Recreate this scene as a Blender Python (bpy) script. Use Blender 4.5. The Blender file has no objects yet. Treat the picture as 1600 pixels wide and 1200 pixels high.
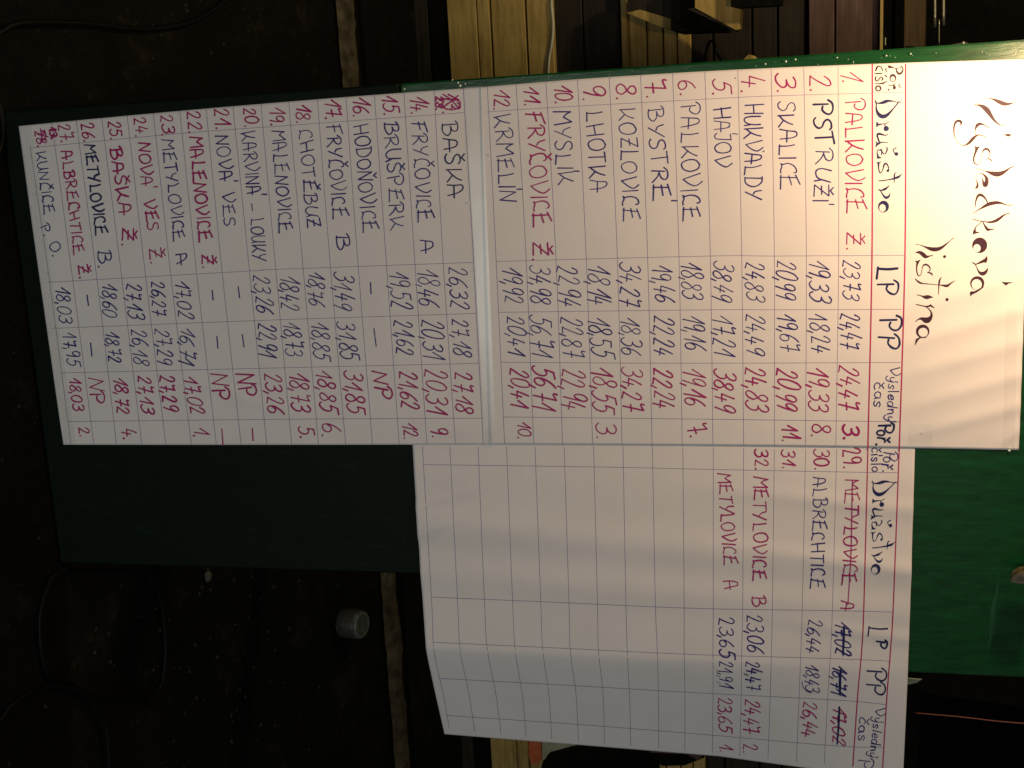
import bpy, math, random
from mathutils import Vector, Matrix, noise

scene = bpy.context.scene
col = scene.collection
R = random.Random(7)

# ---------------------------------------------------------------- camera
# The notice board leans back by LEAN; board coordinates are s (across), t (up), n (out of the face).
LEAN = math.radians(12.0)
CB, SB = math.cos(LEAN), math.sin(LEAN)
FOOT = 1.548                                   # t of the board's foot is -FOOT, it stands on z = 0
FPX = 1750.0                                   # focal length for a picture 1600 px wide
RC = ((0.9806265901749528, -0.0080095871805325, 0.19572260256556168),
      (0.050730878414324374, 0.975458930329696, -0.21425744611412964),
      (-0.18920324684621664, 0.22003572835618215, 0.9569672980983213))   # rows: camera right, up, back in board axes
CAMB = (0.1257830490673728, -0.21277487539796686, 1.8227325214093473)

def W(s, t, n=0.0):
    """board coordinates -> world"""
    return Vector((s, t * SB - n * CB, (t + FOOT) * CB + n * SB))
def Wd(v):
    return Vector((v[0], v[1] * SB - v[2] * CB, v[1] * CB + v[2] * SB))

cam_data = bpy.data.cameras.new('camera')
cam = bpy.data.objects.new('camera', cam_data)
col.objects.link(cam)
scene.camera = cam
pr, pu, pb = Wd(RC[0]), Wd(RC[1]), Wd(RC[2])   # portrait right / up / back
CAMW = W(*CAMB)
# the camera is held on its side: its own right is the board's up
m = Matrix.Identity(4)
for i in range(3):
    m[i][0] = pu[i]; m[i][1] = -pr[i]; m[i][2] = pb[i]; m[i][3] = CAMW[i]
cam.matrix_world = m
cam_data.sensor_width = 36.0
cam_data.lens = 36.0 * FPX / 1600.0
cam_data.clip_start = 0.05
cam_data.clip_end = 200.0

# ---------------------------------------------------------------- world and lamps
world = bpy.data.worlds.new('World')
scene.world = world
world.use_nodes = True
bg = world.node_tree.nodes['Background']
bg.inputs[0].default_value = (0.95, 1.0, 0.90, 1)
bg.inputs[1].default_value = 0.055

def lamp(name, loc, power, color, radius):
    d = bpy.data.lights.new(name, 'POINT')
    d.energy = power; d.color = color; d.shadow_soft_size = radius
    o = bpy.data.objects.new(name, d); col.objects.link(o); o.location = loc
    return o
lamp('bare_bulb', W(0.03, 0.26, 0.33), 20.5, (1.0, 0.67, 0.37), 0.035)
lamp('stall_bulb', Vector((-0.9, 0.35, 2.0)), 44.0, (1.0, 0.80, 0.42), 0.05)
lamp('tape_glint_lamp', Vector((2.0, -5.3, 3.3)), 10.0, (0.95, 1.0, 0.93), 0.32)  # unseen lamp added behind the camera for the reflection on the tape
# area light added behind the camera for fill and the tape's reflections
ad = bpy.data.lights.new('rear_fill', 'AREA'); ad.shape = 'RECTANGLE'; ad.size = 1.1; ad.size_y = 1.3
ad.energy = 48.0; ad.color = (0.97, 1.0, 0.95)
ao = bpy.data.objects.new('rear_fill', ad); col.objects.link(ao); ao.location = (0.75, -5.2, 1.15)
ao.rotation_euler = (Vector((0.4, 0, 0.9)) - Vector(ao.location)).to_track_quat('-Z', 'Y').to_euler()

scene.view_settings.view_transform = 'Standard'
scene.view_settings.look = 'None'
scene.view_settings.exposure = 0.0
scene.view_settings.gamma = 1.0

# ---------------------------------------------------------------- helpers
def ray(x, y):
    c = ((y - 600) / FPX, (x - 800) / FPX, -1.0)
    return tuple(sum(RC[k][i] * c[k] for k in range(3)) for i in range(3))

def G(d, w): return math.exp(-(d / w) ** 2)
def sstep(a, b, x):
    u = min(1, max(0, (x - a) / (b - a))); return u * u * (3 - 2 * u)

def relief(s, t):
    """height of the paper above the board: folds, slack and the loose right-hand end"""
    h = 0.0016
    h += 0.0006 * math.sin(5.2 * s + 3.1 * t + 0.5) * math.sin(3.7 * t - 1.1)
    h += 0.0004 * math.sin(11 * s - 7.3 * t + 1.0)
    # taut diagonal folds in the top right corner of the heading sheet
    up = sstep(-0.05, 0.08, t)
    for s0, a, w in ((0.345, .0016, .016), (0.398, .0019, .014), (0.448, .0018, .014), (0.500, .0016, .013), (0.548, .0020, .013)):
        c = s0 - 0.30 * (t - 0.10)
        h += a * up * G(s - c, w)
    h += 0.0022 * G(s - 0.585 + 0.8 * (t - .15), .014) * sstep(.06, .14, t)
    # right-hand sheet: slack between its fixings
    if s > 0.6:
        k = sstep(0.60, 0.70, s)
        h += k * 0.0042 * G(s - (0.735 + 0.085 * (t + .8)), .032)
        h += k * 0.0030 * G(s - (0.845 + 0.05 * (t + .5)), .030)
        h += k * 0.0022 * G(s - (0.665 + 0.10 * (t + .3)), .016) * sstep(-.45, -.1, t)
        h += k * 0.0020 * G(s - (0.785 + 0.12 * (t + .1)), .014) * sstep(-.40, -.05, t)
        h += k * 0.0020 * G(s - (0.905 + 0.12 * (t + .1)), .014) * sstep(-.30, -.02, t)
        h += k * 0.0020 * G(s - (0.70 - 0.35 * (t + .8)), .010) * sstep(-.66, -.80, t)
        h += k * 0.0022 * G(s - (0.75 - 0.45 * (t + .8)), .012) * sstep(-.62, -.80, t)
    # bottom sheet, right side
    h += 0.0012 * G(s - (0.50 + 0.3 * (t + 1.15)), .012) * G(t + 1.15, .12)
    h += 0.0014 * G(s - (0.565 - 0.5 * (t + 1.1)), .012) * G(t + 1.10, .09)
    h += 0.0010 * G(s - (0.42 + 0.6 * (t + 1.4)), .014) * G(t + 1.40, .08)
    h += 0.0010 * G(s - 0.57, .012) * G(t + .72, .05)
    h += 0.0004 * noise.noise(Vector((s * 9, t * 9, 0)))
    h *= 1 - .72 * G(s - .600, .035)
    u = s - 0.970
    if u > 0:
        if t > -0.3: k = .12 + (.31 - .12) * (-(t) - .02) / .28
        else: k = .31 + .08 * (-t - .3) / .5
        k = max(.05, k)
        h -= k * u * u / (u + .018)
    return h

def hit(x, y, off=0.0, fn=relief):
    d = ray(x, y); n = 0.003
    for _ in range(12):
        k = (n - CAMB[2]) / d[2]
        s = CAMB[0] + k * d[0]; t = CAMB[1] + k * d[1]
        n2 = (fn(s, t) if fn else 0.0) + off
        if abs(n2 - n) < 1e-7: break
        n = n2
    return s, t, n

def at(x, y, off=0.0):
    return W(*hit(x, y, off))
def world_ray(x, y): return Wd(ray(x, y))
def on_ground(x, y, z=0.0):
    d = world_ray(x, y); k = (z - CAMW.z) / d.z
    return CAMW + d * k
def on_depth(x, y, Y):
    d = world_ray(x, y); k = (Y - CAMW.y) / d.y
    return CAMW + d * k

def tag(o, label=None, cat=None, group=None, kind=None):
    for k, v in (('label', label), ('category', cat), ('group', group), ('kind', kind)):
        if v: o[k] = v
    return o

def mesh_obj(name, verts, faces, mat, parent=None, smooth=False):
    me = bpy.data.meshes.new(name)
    me.from_pydata([tuple(v) for v in verts], [], faces)
    me.materials.append(mat)
    if smooth:
        me.polygons.foreach_set('use_smooth', [True] * len(me.polygons))
    me.update()
    o = bpy.data.objects.new(name, me)
    col.objects.link(o)
    if parent is not None:
        o.parent = parent
        o.matrix_parent_inverse = parent.matrix_world.inverted() if parent.type != 'EMPTY' else Matrix.Translation(-parent.location)
    return o

def empty(name, loc):
    o = bpy.data.objects.new(name, None); o.location = loc
    o.empty_display_size = 0.05
    col.objects.link(o); return o

def box_geo(x0, x1, y0, y1, z0, z1, bev=0.0):
    """box with chamfered long edges"""
    if bev <= 0:
        v = [(x, y, z) for x in (x0, x1) for y in (y0, y1) for z in (z0, z1)]
        f = [(0, 1, 3, 2), (4, 6, 7, 5), (0, 4, 5, 1), (2, 3, 7, 6), (0, 2, 6, 4), (1, 5, 7, 3)]
        return v, f
    b = bev
    prof = [(y0 + b, z0), (y1 - b, z0), (y1, z0 + b), (y1, z1 - b), (y1 - b, z1), (y0 + b, z1), (y0, z1 - b), (y0, z0 + b)]
    v = [(x0, p[0], p[1]) for p in prof] + [(x1, p[0], p[1]) for p in prof]
    f = [(i, (i + 1) % 8, 8 + (i + 1) % 8, 8 + i) for i in range(8)]
    f += [tuple(range(7, -1, -1)), tuple(range(8, 16))]
    return v, f

def tube_obj(name, pts, r, mat, parent=None, seg=8, sub=6):
    P = []
    n = len(pts)
    for i in range(n - 1):
        p0, p1, p2, p3 = pts[max(0, i - 1)], pts[i], pts[i + 1], pts[min(n - 1, i + 2)]
        for k in range(sub):
            u = k / sub
            P.append(0.5 * ((2 * p1) + (-p0 + p2) * u + (2 * p0 - 5 * p1 + 4 * p2 - p3) * u * u + (-p0 + 3 * p1 - 3 * p2 + p3) * u ** 3))
    P.append(pts[-1])
    vs, fs = [], []
    up = Vector((0, 0, 1))
    for i, p in enumerate(P):
        d = (P[min(i + 1, len(P) - 1)] - P[max(i - 1, 0)]).normalized()
        a = d.cross(up)
        if a.length < 1e-3: a = d.cross(Vector((1, 0, 0)))
        a.normalize(); b = d.cross(a)
        for k in range(seg):
            an = 2 * math.pi * k / seg
            vs.append(p + a * (r * math.cos(an)) + b * (r * math.sin(an)))
    for i in range(len(P) - 1):
        for k in range(seg):
            fs.append((i * seg + k, i * seg + (k + 1) % seg, (i + 1) * seg + (k + 1) % seg, (i + 1) * seg + k))
    fs.append(tuple(range(seg - 1, -1, -1))); fs.append(tuple((len(P) - 1) * seg + k for k in range(seg)))
    return mesh_obj(name, vs, fs, mat, parent, True)

# ---------------------------------------------------------------- materials
def new_mat(name):
    m_ = bpy.data.materials.new(name); m_.use_nodes = True
    nt = m_.node_tree
    return m_, nt, nt.nodes['Principled BSDF']
def node(nt, t, **kw):
    n_ = nt.nodes.new(t)
    for k, v in kw.items(): setattr(n_, k, v)
    return n_
def coords(nt, scale=(1, 1, 1), rot=(0, 0, 0)):
    tc = node(nt, 'ShaderNodeTexCoord'); mp = node(nt, 'ShaderNodeMapping')
    mp.inputs['Scale'].default_value = scale; mp.inputs['Rotation'].default_value = rot
    nt.links.new(tc.outputs['Object'], mp.inputs['Vector'])
    return mp.outputs['Vector']
def noise_tex(nt, vec, scale, detail=4, rough=.6):
    n_ = node(nt, 'ShaderNodeTexNoise'); n_.inputs['Scale'].default_value = scale
    n_.inputs['Detail'].default_value = detail; n_.inputs['Roughness'].default_value = rough
    nt.links.new(vec, n_.inputs['Vector']); return n_.outputs['Fac']
def ramp(nt, fac, stops):
    r_ = node(nt, 'ShaderNodeValToRGB'); e = r_.color_ramp.elements
    while len(e) < len(stops): e.new(.5)
    for i, (p, c) in enumerate(stops):
        e[i].position = p; e[i].color = (c[0], c[1], c[2], 1)
    nt.links.new(fac, r_.inputs['Fac']); return r_.outputs['Color']
def bump(nt, bsdf, fac, strength, dist):
    b = node(nt, 'ShaderNodeBump'); b.inputs['Strength'].default_value = strength
    b.inputs['Distance'].default_value = dist
    nt.links.new(fac, b.inputs['Height']); nt.links.new(b.outputs['Normal'], bsdf.inputs['Normal'])

def mat_noise(name, c0, c1, scale, rough=.6, spec=.5, bs=0.0, bd=.001, stretch=(1, 1, 1), p0=.35, p1=.65, detail=5, coat=0.0):
    m_, nt, b = new_mat(name)
    v = coords(nt, stretch)
    f = noise_tex(nt, v, scale, detail)
    nt.links.new(ramp(nt, f, [(p0, c0), (p1, c1)]), b.inputs['Base Color'])
    b.inputs['Roughness'].default_value = rough
    b.inputs['Specular IOR Level'].default_value = spec
    if coat: b.inputs['Coat Weight'].default_value = coat; b.inputs['Coat Roughness'].default_value = .25
    if bs: bump(nt, b, f, bs, bd)
    return m_

M_PAPER, nt, b = new_mat('paper')
v = coords(nt)
f = noise_tex(nt, v, 900, 2)
nt.links.new(ramp(nt, noise_tex(nt, v, 14, 3), [(.3, (.81, .762, .762)), (.7, (.855, .80, .805))]), b.inputs['Base Color'])
b.inputs['Roughness'].default_value = .62; b.inputs['Specular IOR Level'].default_value = .35
bump(nt, b, f, .12, .0004)

def ink(name, c, rough=.55):
    m_, nt, b = new_mat(name)
    v = coords(nt)
    f = noise_tex(nt, v, 260, 3)
    hi = tuple(min(1, x * 1.35 + .004) for x in c)
    nt.links.new(ramp(nt, f, [(.3, c), (.75, hi)]), b.inputs['Base Color'])
    b.inputs['Roughness'].default_value = rough; b.inputs['Specular IOR Level'].default_value = .3
    return m_
M_BLUE = ink('blue_ink', (.027, .010, .165))
M_NAVY = ink('navy_ink', (.010, .012, .085))
M_RED = ink('red_ink', (.34, .005, .125))
M_TITLE = ink('black_ink', (.040, .010, .024))
M_REDLINE = ink('red_rule', (.40, .014, .11))
M_RULE = ink('pencil_rule', (.20, .16, .32))

# glossy green paint, brushed along the board, with scuffs
M_GREEN, nt, b = new_mat('green_paint')
v = coords(nt, (1, 1, 1))
vs_ = coords(nt, (28, 28, 1.2))
f1 = noise_tex(nt, vs_, 3.2, 6, .65)
cc = ramp(nt, f1, [(.3, (.002, .032, .007)), (.62, (.004, .060, .014)), (.82, (.009, .090, .026))])
f2 = noise_tex(nt, v, 42, 8, .75)
sc_ = ramp(nt, f2, [(.66, (0, 0, 0)), (.74, (1, 1, 1))])
mx = node(nt, 'ShaderNodeMix', data_type='RGBA')
nt.links.new(sc_, mx.inputs[0]); nt.links.new(cc, mx.inputs[6]); mx.inputs[7].default_value = (.02, .12, .06, 1)
nt.links.new(mx.outputs[2], b.inputs['Base Color'])
b.inputs['Roughness'].default_value = .30; b.inputs['Specular IOR Level'].default_value = .30
bump(nt, b, f1, .35, .0015)

M_GREEN_LOW = M_GREEN.copy(); M_GREEN_LOW.name = 'dark_green_paint_dimmed'  # lower panel's own darker green, with the weaker light put into it too
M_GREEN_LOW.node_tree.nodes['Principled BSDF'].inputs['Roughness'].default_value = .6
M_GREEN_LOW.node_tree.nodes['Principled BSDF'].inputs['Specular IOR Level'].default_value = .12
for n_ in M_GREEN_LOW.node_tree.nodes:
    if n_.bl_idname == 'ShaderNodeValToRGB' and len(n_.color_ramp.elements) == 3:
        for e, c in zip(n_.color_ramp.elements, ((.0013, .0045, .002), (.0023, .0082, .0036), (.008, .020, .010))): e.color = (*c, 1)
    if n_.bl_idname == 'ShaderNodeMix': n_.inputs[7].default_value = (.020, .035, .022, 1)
def wood(name, c0, c1, c2, rough=.65):
    m_, nt, b = new_mat(name)
    info = node(nt, 'ShaderNodeObjectInfo')
    tc = node(nt, 'ShaderNodeTexCoord'); ad = node(nt, 'ShaderNodeVectorMath', operation='ADD')
    cx = node(nt, 'ShaderNodeCombineXYZ'); mu = node(nt, 'ShaderNodeMath', operation='MULTIPLY'); mu.inputs[1].default_value = 37.0
    nt.links.new(info.outputs['Random'], mu.inputs[0]); nt.links.new(mu.outputs[0], cx.inputs[0]); nt.links.new(mu.outputs[0], cx.inputs[2])
    nt.links.new(tc.outputs['Object'], ad.inputs[0]); nt.links.new(cx.outputs[0], ad.inputs[1])
    mp = node(nt, 'ShaderNodeMapping'); mp.inputs['Scale'].default_value = (1.6, 22, 22)
    nt.links.new(ad.outputs[0], mp.inputs['Vector'])
    f = noise_tex(nt, mp.outputs['Vector'], 4.0, 8, .68)
    mp2 = node(nt, 'ShaderNodeMapping'); mp2.inputs['Scale'].default_value = (5, 9, 9)
    nt.links.new(ad.outputs[0], mp2.inputs['Vector'])
    g = noise_tex(nt, mp2.outputs['Vector'], 2.0, 4, .6)
    base = ramp(nt, f, [(.28, c0), (.5, c1), (.75, c2)])
    dirt = ramp(nt, g, [(.3, (.72, .68, .60)), (.62, (1, 1, 1))])
    mx = node(nt, 'ShaderNodeMix', data_type='RGBA', blend_type='MULTIPLY'); mx.inputs[0].default_value = 1
    nt.links.new(base, mx.inputs[6]); nt.links.new(dirt, mx.inputs[7])
    nt.links.new(mx.outputs[2], b.inputs['Base Color'])
    b.inputs['Roughness'].default_value = rough; b.inputs['Specular IOR Level'].default_value = .3
    bump(nt, b, f, .4, .002)
    return m_
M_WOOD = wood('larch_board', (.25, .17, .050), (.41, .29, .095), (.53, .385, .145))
M_WOODD = wood('stained_shaded_board', (.009, .006, .004), (.019, .013, .008), (.034, .023, .014))  # for black-stained boards and for boards whose colour holds shade
M_WOODR = wood('red_brown_board', (.050, .027, .026), (.092, .052, .048), (.135, .082, .072))
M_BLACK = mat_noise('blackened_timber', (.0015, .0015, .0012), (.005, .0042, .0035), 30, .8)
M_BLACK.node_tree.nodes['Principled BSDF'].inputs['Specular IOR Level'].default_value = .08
M_RUBBER = mat_noise('black_cable_skin', (.002, .002, .002), (.004, .004, .004), 60, .5, .12)
M_WHITECABLE = mat_noise('white_cable_skin', (.42, .40, .33), (.55, .52, .44), 40, .4)
M_METAL, nt, b = new_mat('dull_metal'); b.inputs['Metallic'].default_value = .9; b.inputs['Roughness'].default_value = .35; b.inputs['Base Color'].default_value = (.42, .40, .30, 1)

# worn asphalt
M_GROUND, nt, b = new_mat('asphalt')
v = coords(nt)
fa = noise_tex(nt, v, 5.5, 10, .72)
fb = noise_tex(nt, v, 60, 6, .75)
vor = node(nt, 'ShaderNodeTexVoronoi'); vor.inputs['Scale'].default_value = 75; nt.links.new(v, vor.inputs['Vector'])
c1 = ramp(nt, fa, [(.38, (.0012, .0012, .0009)), (.56, (.0033, .0031, .0023)), (.72, (.019, .017, .012))])
spk = ramp(nt, vor.outputs['Distance'], [(.10, (3.2, 2.9, 2.4)), (.26, (1, 1, 1))])
sp2 = ramp(nt, fb, [(.50, (.75, .75, .75)), (.70, (2.2, 2.1, 1.9))])
mx = node(nt, 'ShaderNodeMix', data_type='RGBA', blend_type='MULTIPLY'); mx.inputs[0].default_value = 1
nt.links.new(c1, mx.inputs[6]); nt.links.new(spk, mx.inputs[7])
mx2 = node(nt, 'ShaderNodeMix', data_type='RGBA', blend_type='MULTIPLY'); mx2.inputs[0].default_value = 1
nt.links.new(mx.outputs[2], mx2.inputs[6]); nt.links.new(sp2, mx2.inputs[7])
nt.links.new(mx2.outputs[2], b.inputs['Base Color'])
b.inputs['Roughness'].default_value = .85; b.inputs['Specular IOR Level'].default_value = .15
bump(nt, b, fb, .8, .006)
M_KERB = mat_noise('worn_mortar', (.024, .021, .014), (.095, .08, .055), 22, .85, .2, .6, .004, (1, 1, 1), .34, .62, 9)
M_STONE = mat_noise('grit', (.008, .007, .005), (.032, .029, .022), 40, .85, .2)

def tape_mat(name, haze, rough, bstr):
    m_ = bpy.data.materials.new(name); m_.use_nodes = True
    nt = m_.node_tree; nt.nodes.clear()
    out = node(nt, 'ShaderNodeOutputMaterial')
    tr = node(nt, 'ShaderNodeBsdfTransparent'); gl = node(nt, 'ShaderNodeBsdfGlossy'); df = node(nt, 'ShaderNodeBsdfDiffuse')
    gl.inputs['Roughness'].default_value = rough
    gl.inputs['Color'].default_value = (.95, .97, .97, 1)
    df.inputs['Color'].default_value = (.82, .85, .83, 1)
    v = coords(nt); f = noise_tex(nt, v, 22, 2, .5)
    bm = node(nt, 'ShaderNodeBump'); bm.inputs['Strength'].default_value = bstr; bm.inputs['Distance'].default_value = .004
    nt.links.new(f, bm.inputs['Height']); nt.links.new(bm.outputs['Normal'], gl.inputs['Normal'])
    m1 = node(nt, 'ShaderNodeMixShader'); m1.inputs[0].default_value = haze
    nt.links.new(tr.outputs[0], m1.inputs[1]); nt.links.new(df.outputs[0], m1.inputs[2])
    fr = node(nt, 'ShaderNodeFresnel'); fr.inputs['IOR'].default_value = 1.5
    nt.links.new(bm.outputs['Normal'], fr.inputs['Normal'])
    m2 = node(nt, 'ShaderNodeMixShader')
    ml = node(nt, 'ShaderNodeMath', operation='MULTIPLY'); ml.inputs[1].default_value = .75; ml.use_clamp = True
    nt.links.new(fr.outputs[0], ml.inputs[0]); nt.links.new(ml.outputs[0], m2.inputs[0])
    nt.links.new(m1.outputs[0], m2.inputs[1]); nt.links.new(gl.outputs[0], m2.inputs[2])
    nt.links.new(m2.outputs[0], out.inputs['Surface'])
    return m_
M_TAPE = tape_mat('clear_tape', .05, .12, .10)
M_TAPE_HAZY = tape_mat('clear_tape_hazy', .16, .24, .06)
M_TAPE_PALE = tape_mat('cloudy_tape', .06, .20, .02)

# ---------------------------------------------------------------- handwriting
# stroke letters on a unit cap height: 'l' straight pieces, 'c' smooth curves, 'd' a dot
def L(*p): return ('l', p)
def Cv(*p): return ('c', p)
def D(*p): return ('d', p)
_O = lambda w=.58, h=1.0: Cv((w * .5, h), (w * .1, h * .82), (0, h * .45), (w * .2, h * .08), (w * .5, 0), (w * .85, h * .15), (w, h * .52), (w * .82, h * .9), (w * .45, h))
GL = {
 'A': (.60, [Cv((0, 0), (.04, .5), (.08, .88), (.18, .99), (.32, .93), (.42, .6), (.50, .0)), L((.05, .42), (.62, .38))]),
 'B': (.60, [L((.10, 0), (.12, .90)), Cv((-.04, .84), (.10, .99), (.36, 1.0), (.46, .82), (.38, .62), (.20, .54)), Cv((.20, .54), (.48, .52), (.62, .28), (.46, .04), (.24, -.02), (.04, .02))]),
 'C': (.54, [Cv((.46, .84), (.42, .98), (.28, 1.0), (.10, .84), (.03, .50), (.10, .14)), L((.10, .14), (.04, .05)), Cv((.04, .06), (.22, .10), (.36, .02), (.54, .02))]),
 'D': (.60, [L((.04, 0), (.08, 1)), Cv((-.02, 1), (.30, .98), (.56, .70), (.56, .35), (.34, .04), (0, 0))]),
 'E': (.66, [L((.14, .92), (.08, .0)), L((.0, .88), (.50, 1.08)), L((.02, .50), (.50, .60)), L((-.02, .06), (.70, .0))]),
 'F': (.60, [L((.14, .98), (.08, 0)), L((.0, .92), (.60, 1.10)), L((.0, .50), (.46, .58))]),
 'H': (.68, [L((.0, 1), (.16, 0)), L((.56, 1.0), (.66, 0)), L((.08, .44), (.62, .50))]),
 'I': (.12, [L((.07, 1), (.05, 0))]),
 'J': (.42, [Cv((.02, .98), (.38, 1.0)), Cv((.36, 1.0), (.36, .3), (.28, .04), (.10, 0), (.0, .12))]),
 'K': (.64, [L((.0, 1), (.08, .0)), Cv((.09, .10), (.30, .38), (.42, .66), (.50, .94)), L((.30, .38), (.66, .0))]),
 'L': (.56, [Cv((.04, 1), (.12, .55), (.12, .04)), L((.06, .05), (.56, .0))]),
 'M': (.72, [L((0, 0), (.08, 1)), Cv((.08, 1), (.20, .72), (.34, .55)), Cv((.34, .55), (.50, .8), (.62, 1)), L((.62, 1), (.70, 0))]),
 'N': (.60, [L((0, 0), (.06, .98)), L((.06, .98), (.50, .02)), L((.50, .02), (.58, 1.0))]),
 'O': (.62, [_O(.62)]),
 'P': (.56, [L((.12, 0), (.10, .80)), Cv((-.08, .82), (.06, 1.02), (.34, 1.04), (.54, .88), (.52, .64), (.36, .46), (.20, .50))]),
 'R': (.62, [L((.10, 0), (.10, .82)), Cv((-.08, .80), (.08, 1.0), (.34, 1.02), (.48, .86), (.40, .60), (.14, .46)), Cv((.16, .46), (.36, .34), (.64, .0))]),
 'S': (.50, [Cv((.50, .88), (.40, 1.0), (.16, .98), (.05, .80), (.16, .60), (.38, .46), (.46, .24), (.32, .03), (.12, .0), (.0, .12))]),
 'T': (.56, [L((.27, 1), (.25, 0)), L((0, .97), (.56, 1.02))]),
 'U': (.58, [Cv((.04, 1), (.02, .4), (.12, .06), (.30, .02), (.46, .2), (.52, .6), (.54, 1)), L((.52, .4), (.60, .0))]),
 'V': (.64, [L((0, 1), (.26, .02)), Cv((.26, .02), (.50, .34), (.62, .66), (.58, .86), (.44, 1.08))]),
 'Y': (.56, [Cv((.0, 1), (.10, .62), (.26, .50)), L((.56, 1.02), (.16, .0))]),
 'Z': (.52, [L((.02, .98), (.50, 1.0)), L((.50, 1.0), (.04, .04)), L((.04, .04), (.54, .0)), L((.10, .50), (.46, .52))]),
 '0': (.52, [_O(.50)]),
 '1': (.44, [L((.04, .42), (.38, 1)), L((.38, 1), (.36, 0))]),
 '2': (.48, [Cv((.02, .72), (.12, .94), (.28, 1.0), (.38, .84), (.32, .56), (.18, .24), (.07, .04)), L((.07, .05), (.46, .0))]),
 '3': (.50, [Cv((.04, .88), (.20, 1.0), (.42, .94), (.44, .72), (.30, .57), (.18, .54)), Cv((.18, .54), (.42, .50), (.50, .26), (.34, .03), (.14, .0), (.0, .12))]),
 '4': (.46, [Cv((.16, 1), (.08, .70), (.0, .35)), L((.0, .35), (.46, .33)), L((.31, .58), (.25, 0))]),
 '5': (.50, [L((.52, 1.0), (.16, .97)), Cv((.16, .97), (.12, .76), (.10, .58)), Cv((.10, .58), (.30, .64), (.46, .48), (.44, .18), (.26, .0), (.10, .0), (.0, .10))]),
 '6': (.48, [Cv((.40, 1.0), (.18, .76), (.03, .40), (.06, .10), (.24, .0), (.42, .12), (.44, .34), (.30, .48), (.14, .44), (.04, .28))]),
 '7': (.50, [Cv((.02, 1.04), (.0, .90), (.10, .88), (.36, 1.0)), L((.36, 1.0), (.32, .0)), L((.14, .38), (.54, .40))]),
 '8': (.48, [Cv((.30, .56), (.12, .68), (.10, .88), (.26, 1.0), (.42, .92), (.42, .72), (.28, .54), (.08, .36), (.02, .14), (.18, .0), (.38, .06), (.46, .28), (.36, .46), (.24, .58))]),
 '9': (.42, [Cv((.40, .84), (.32, .98), (.18, 1.0), (.04, .86), (.03, .62), (.14, .46), (.30, .56), (.40, .84)), Cv((.40, .84), (.37, .4), (.30, .0))]),
 ',': (.10, [L((.09, .12), (.02, -.16))]),
 '.': (.14, [D((.06, .02))]),
 '-': (.50, [L((0, .45), (.50, .47))]),
 ' ': (.36, []),
 # small letters (x-height .52)
 'a': (.40, [Cv((.34, .50), (.12, .52), (.0, .28), (.08, .04), (.22, .02), (.34, .24), (.36, .50)), L((.36, .50), (.38, .0))]),
 'c': (.36, [Cv((.34, .44), (.20, .54), (.03, .36), (.03, .12), (.16, .0), (.36, .06))]),
 'd': (.42, [Cv((.34, .46), (.14, .54), (.0, .30), (.08, .02), (.24, .04), (.36, .40)), L((.42, 1.0), (.36, .0))]),
 'e': (.36, [Cv((.02, .26), (.30, .30), (.32, .48), (.16, .54), (.02, .34), (.06, .04), (.22, .0), (.38, .10))]),
 'i': (.12, [L((.05, .52), (.05, 0))]),
 'l': (.14, [L((.08, 1.0), (.05, 0))]),
 'n': (.40, [L((.04, .52), (.02, 0)), Cv((.04, .30), (.20, .52), (.32, .46), (.34, .2), (.36, .0))]),
 'o': (.38, [_O(.38, .53)]),
 'r': (.30, [L((.04, .52), (.02, 0)), Cv((.04, .30), (.16, .50), (.30, .50))]),
 's': (.34, [Cv((.32, .44), (.20, .54), (.04, .44), (.12, .30), (.28, .20), (.26, .04), (.12, .0), (.0, .08))]),
 'y': (.38, [Cv((.0, .52), (.02, .2), (.14, .10), (.28, .25)), Cv((.34, .52), (.30, .0), (.20, -.32), (.02, -.34), (-.06, -.2))]),
}
ACUTE = {'Á': 'A', 'É': 'E', 'Í': 'I', 'Ý': 'Y', 'í': 'i', 'ý': 'y', 'á': 'a'}
CARON = {'Č': 'C', 'Ě': 'E', 'Ň': 'N', 'Š': 'S', 'Ž': 'Z', 'č': 'c', 'ř': 'r'}
def glyph(ch):
    if ch in ACUTE:
        w, st = GL[ACUTE[ch]]; b = .68 if ch.islower() else 1.10
        q = .10 if ch.islower() else w * .5 + .10
        return w, st + [L((w * .5 + q, b), (w * .5 + q + .02, b + .30))]
    if ch in CARON:
        w, st = GL[CARON[ch]]; b = .66 if ch.islower() else 1.10
        return w, st + [L((w * .5 - .14, b + .20), (w * .5 + .0, b)), L((w * .5, b), (w * .5 + .18, b + .20))]
    return GL[ch]

def smooth(pts, closed=False):
    n = len(pts); out = []
    for i in range(n - 1):
        p0, p1, p2, p3 = pts[max(0, i - 1)], pts[i], pts[i + 1], pts[min(n - 1, i + 2)]
        d = math.dist(p1[:2], p2[:2]); m_ = max(2, min(10, int(d / 2.2) + 2))
        for k in range(m_):
            u = k / m_
            out.append(tuple(0.5 * (2 * a1 + (-a0 + a2) * u + (2 * a0 - 5 * a1 + 4 * a2 - a3) * u * u + (-a0 + 3 * a1 - 3 * a2 + a3) * u ** 3)
                             for a0, a1, a2, a3 in zip(p0, p1, p2, p3)))
    out.append(tuple(pts[-1]))
    return out

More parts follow.
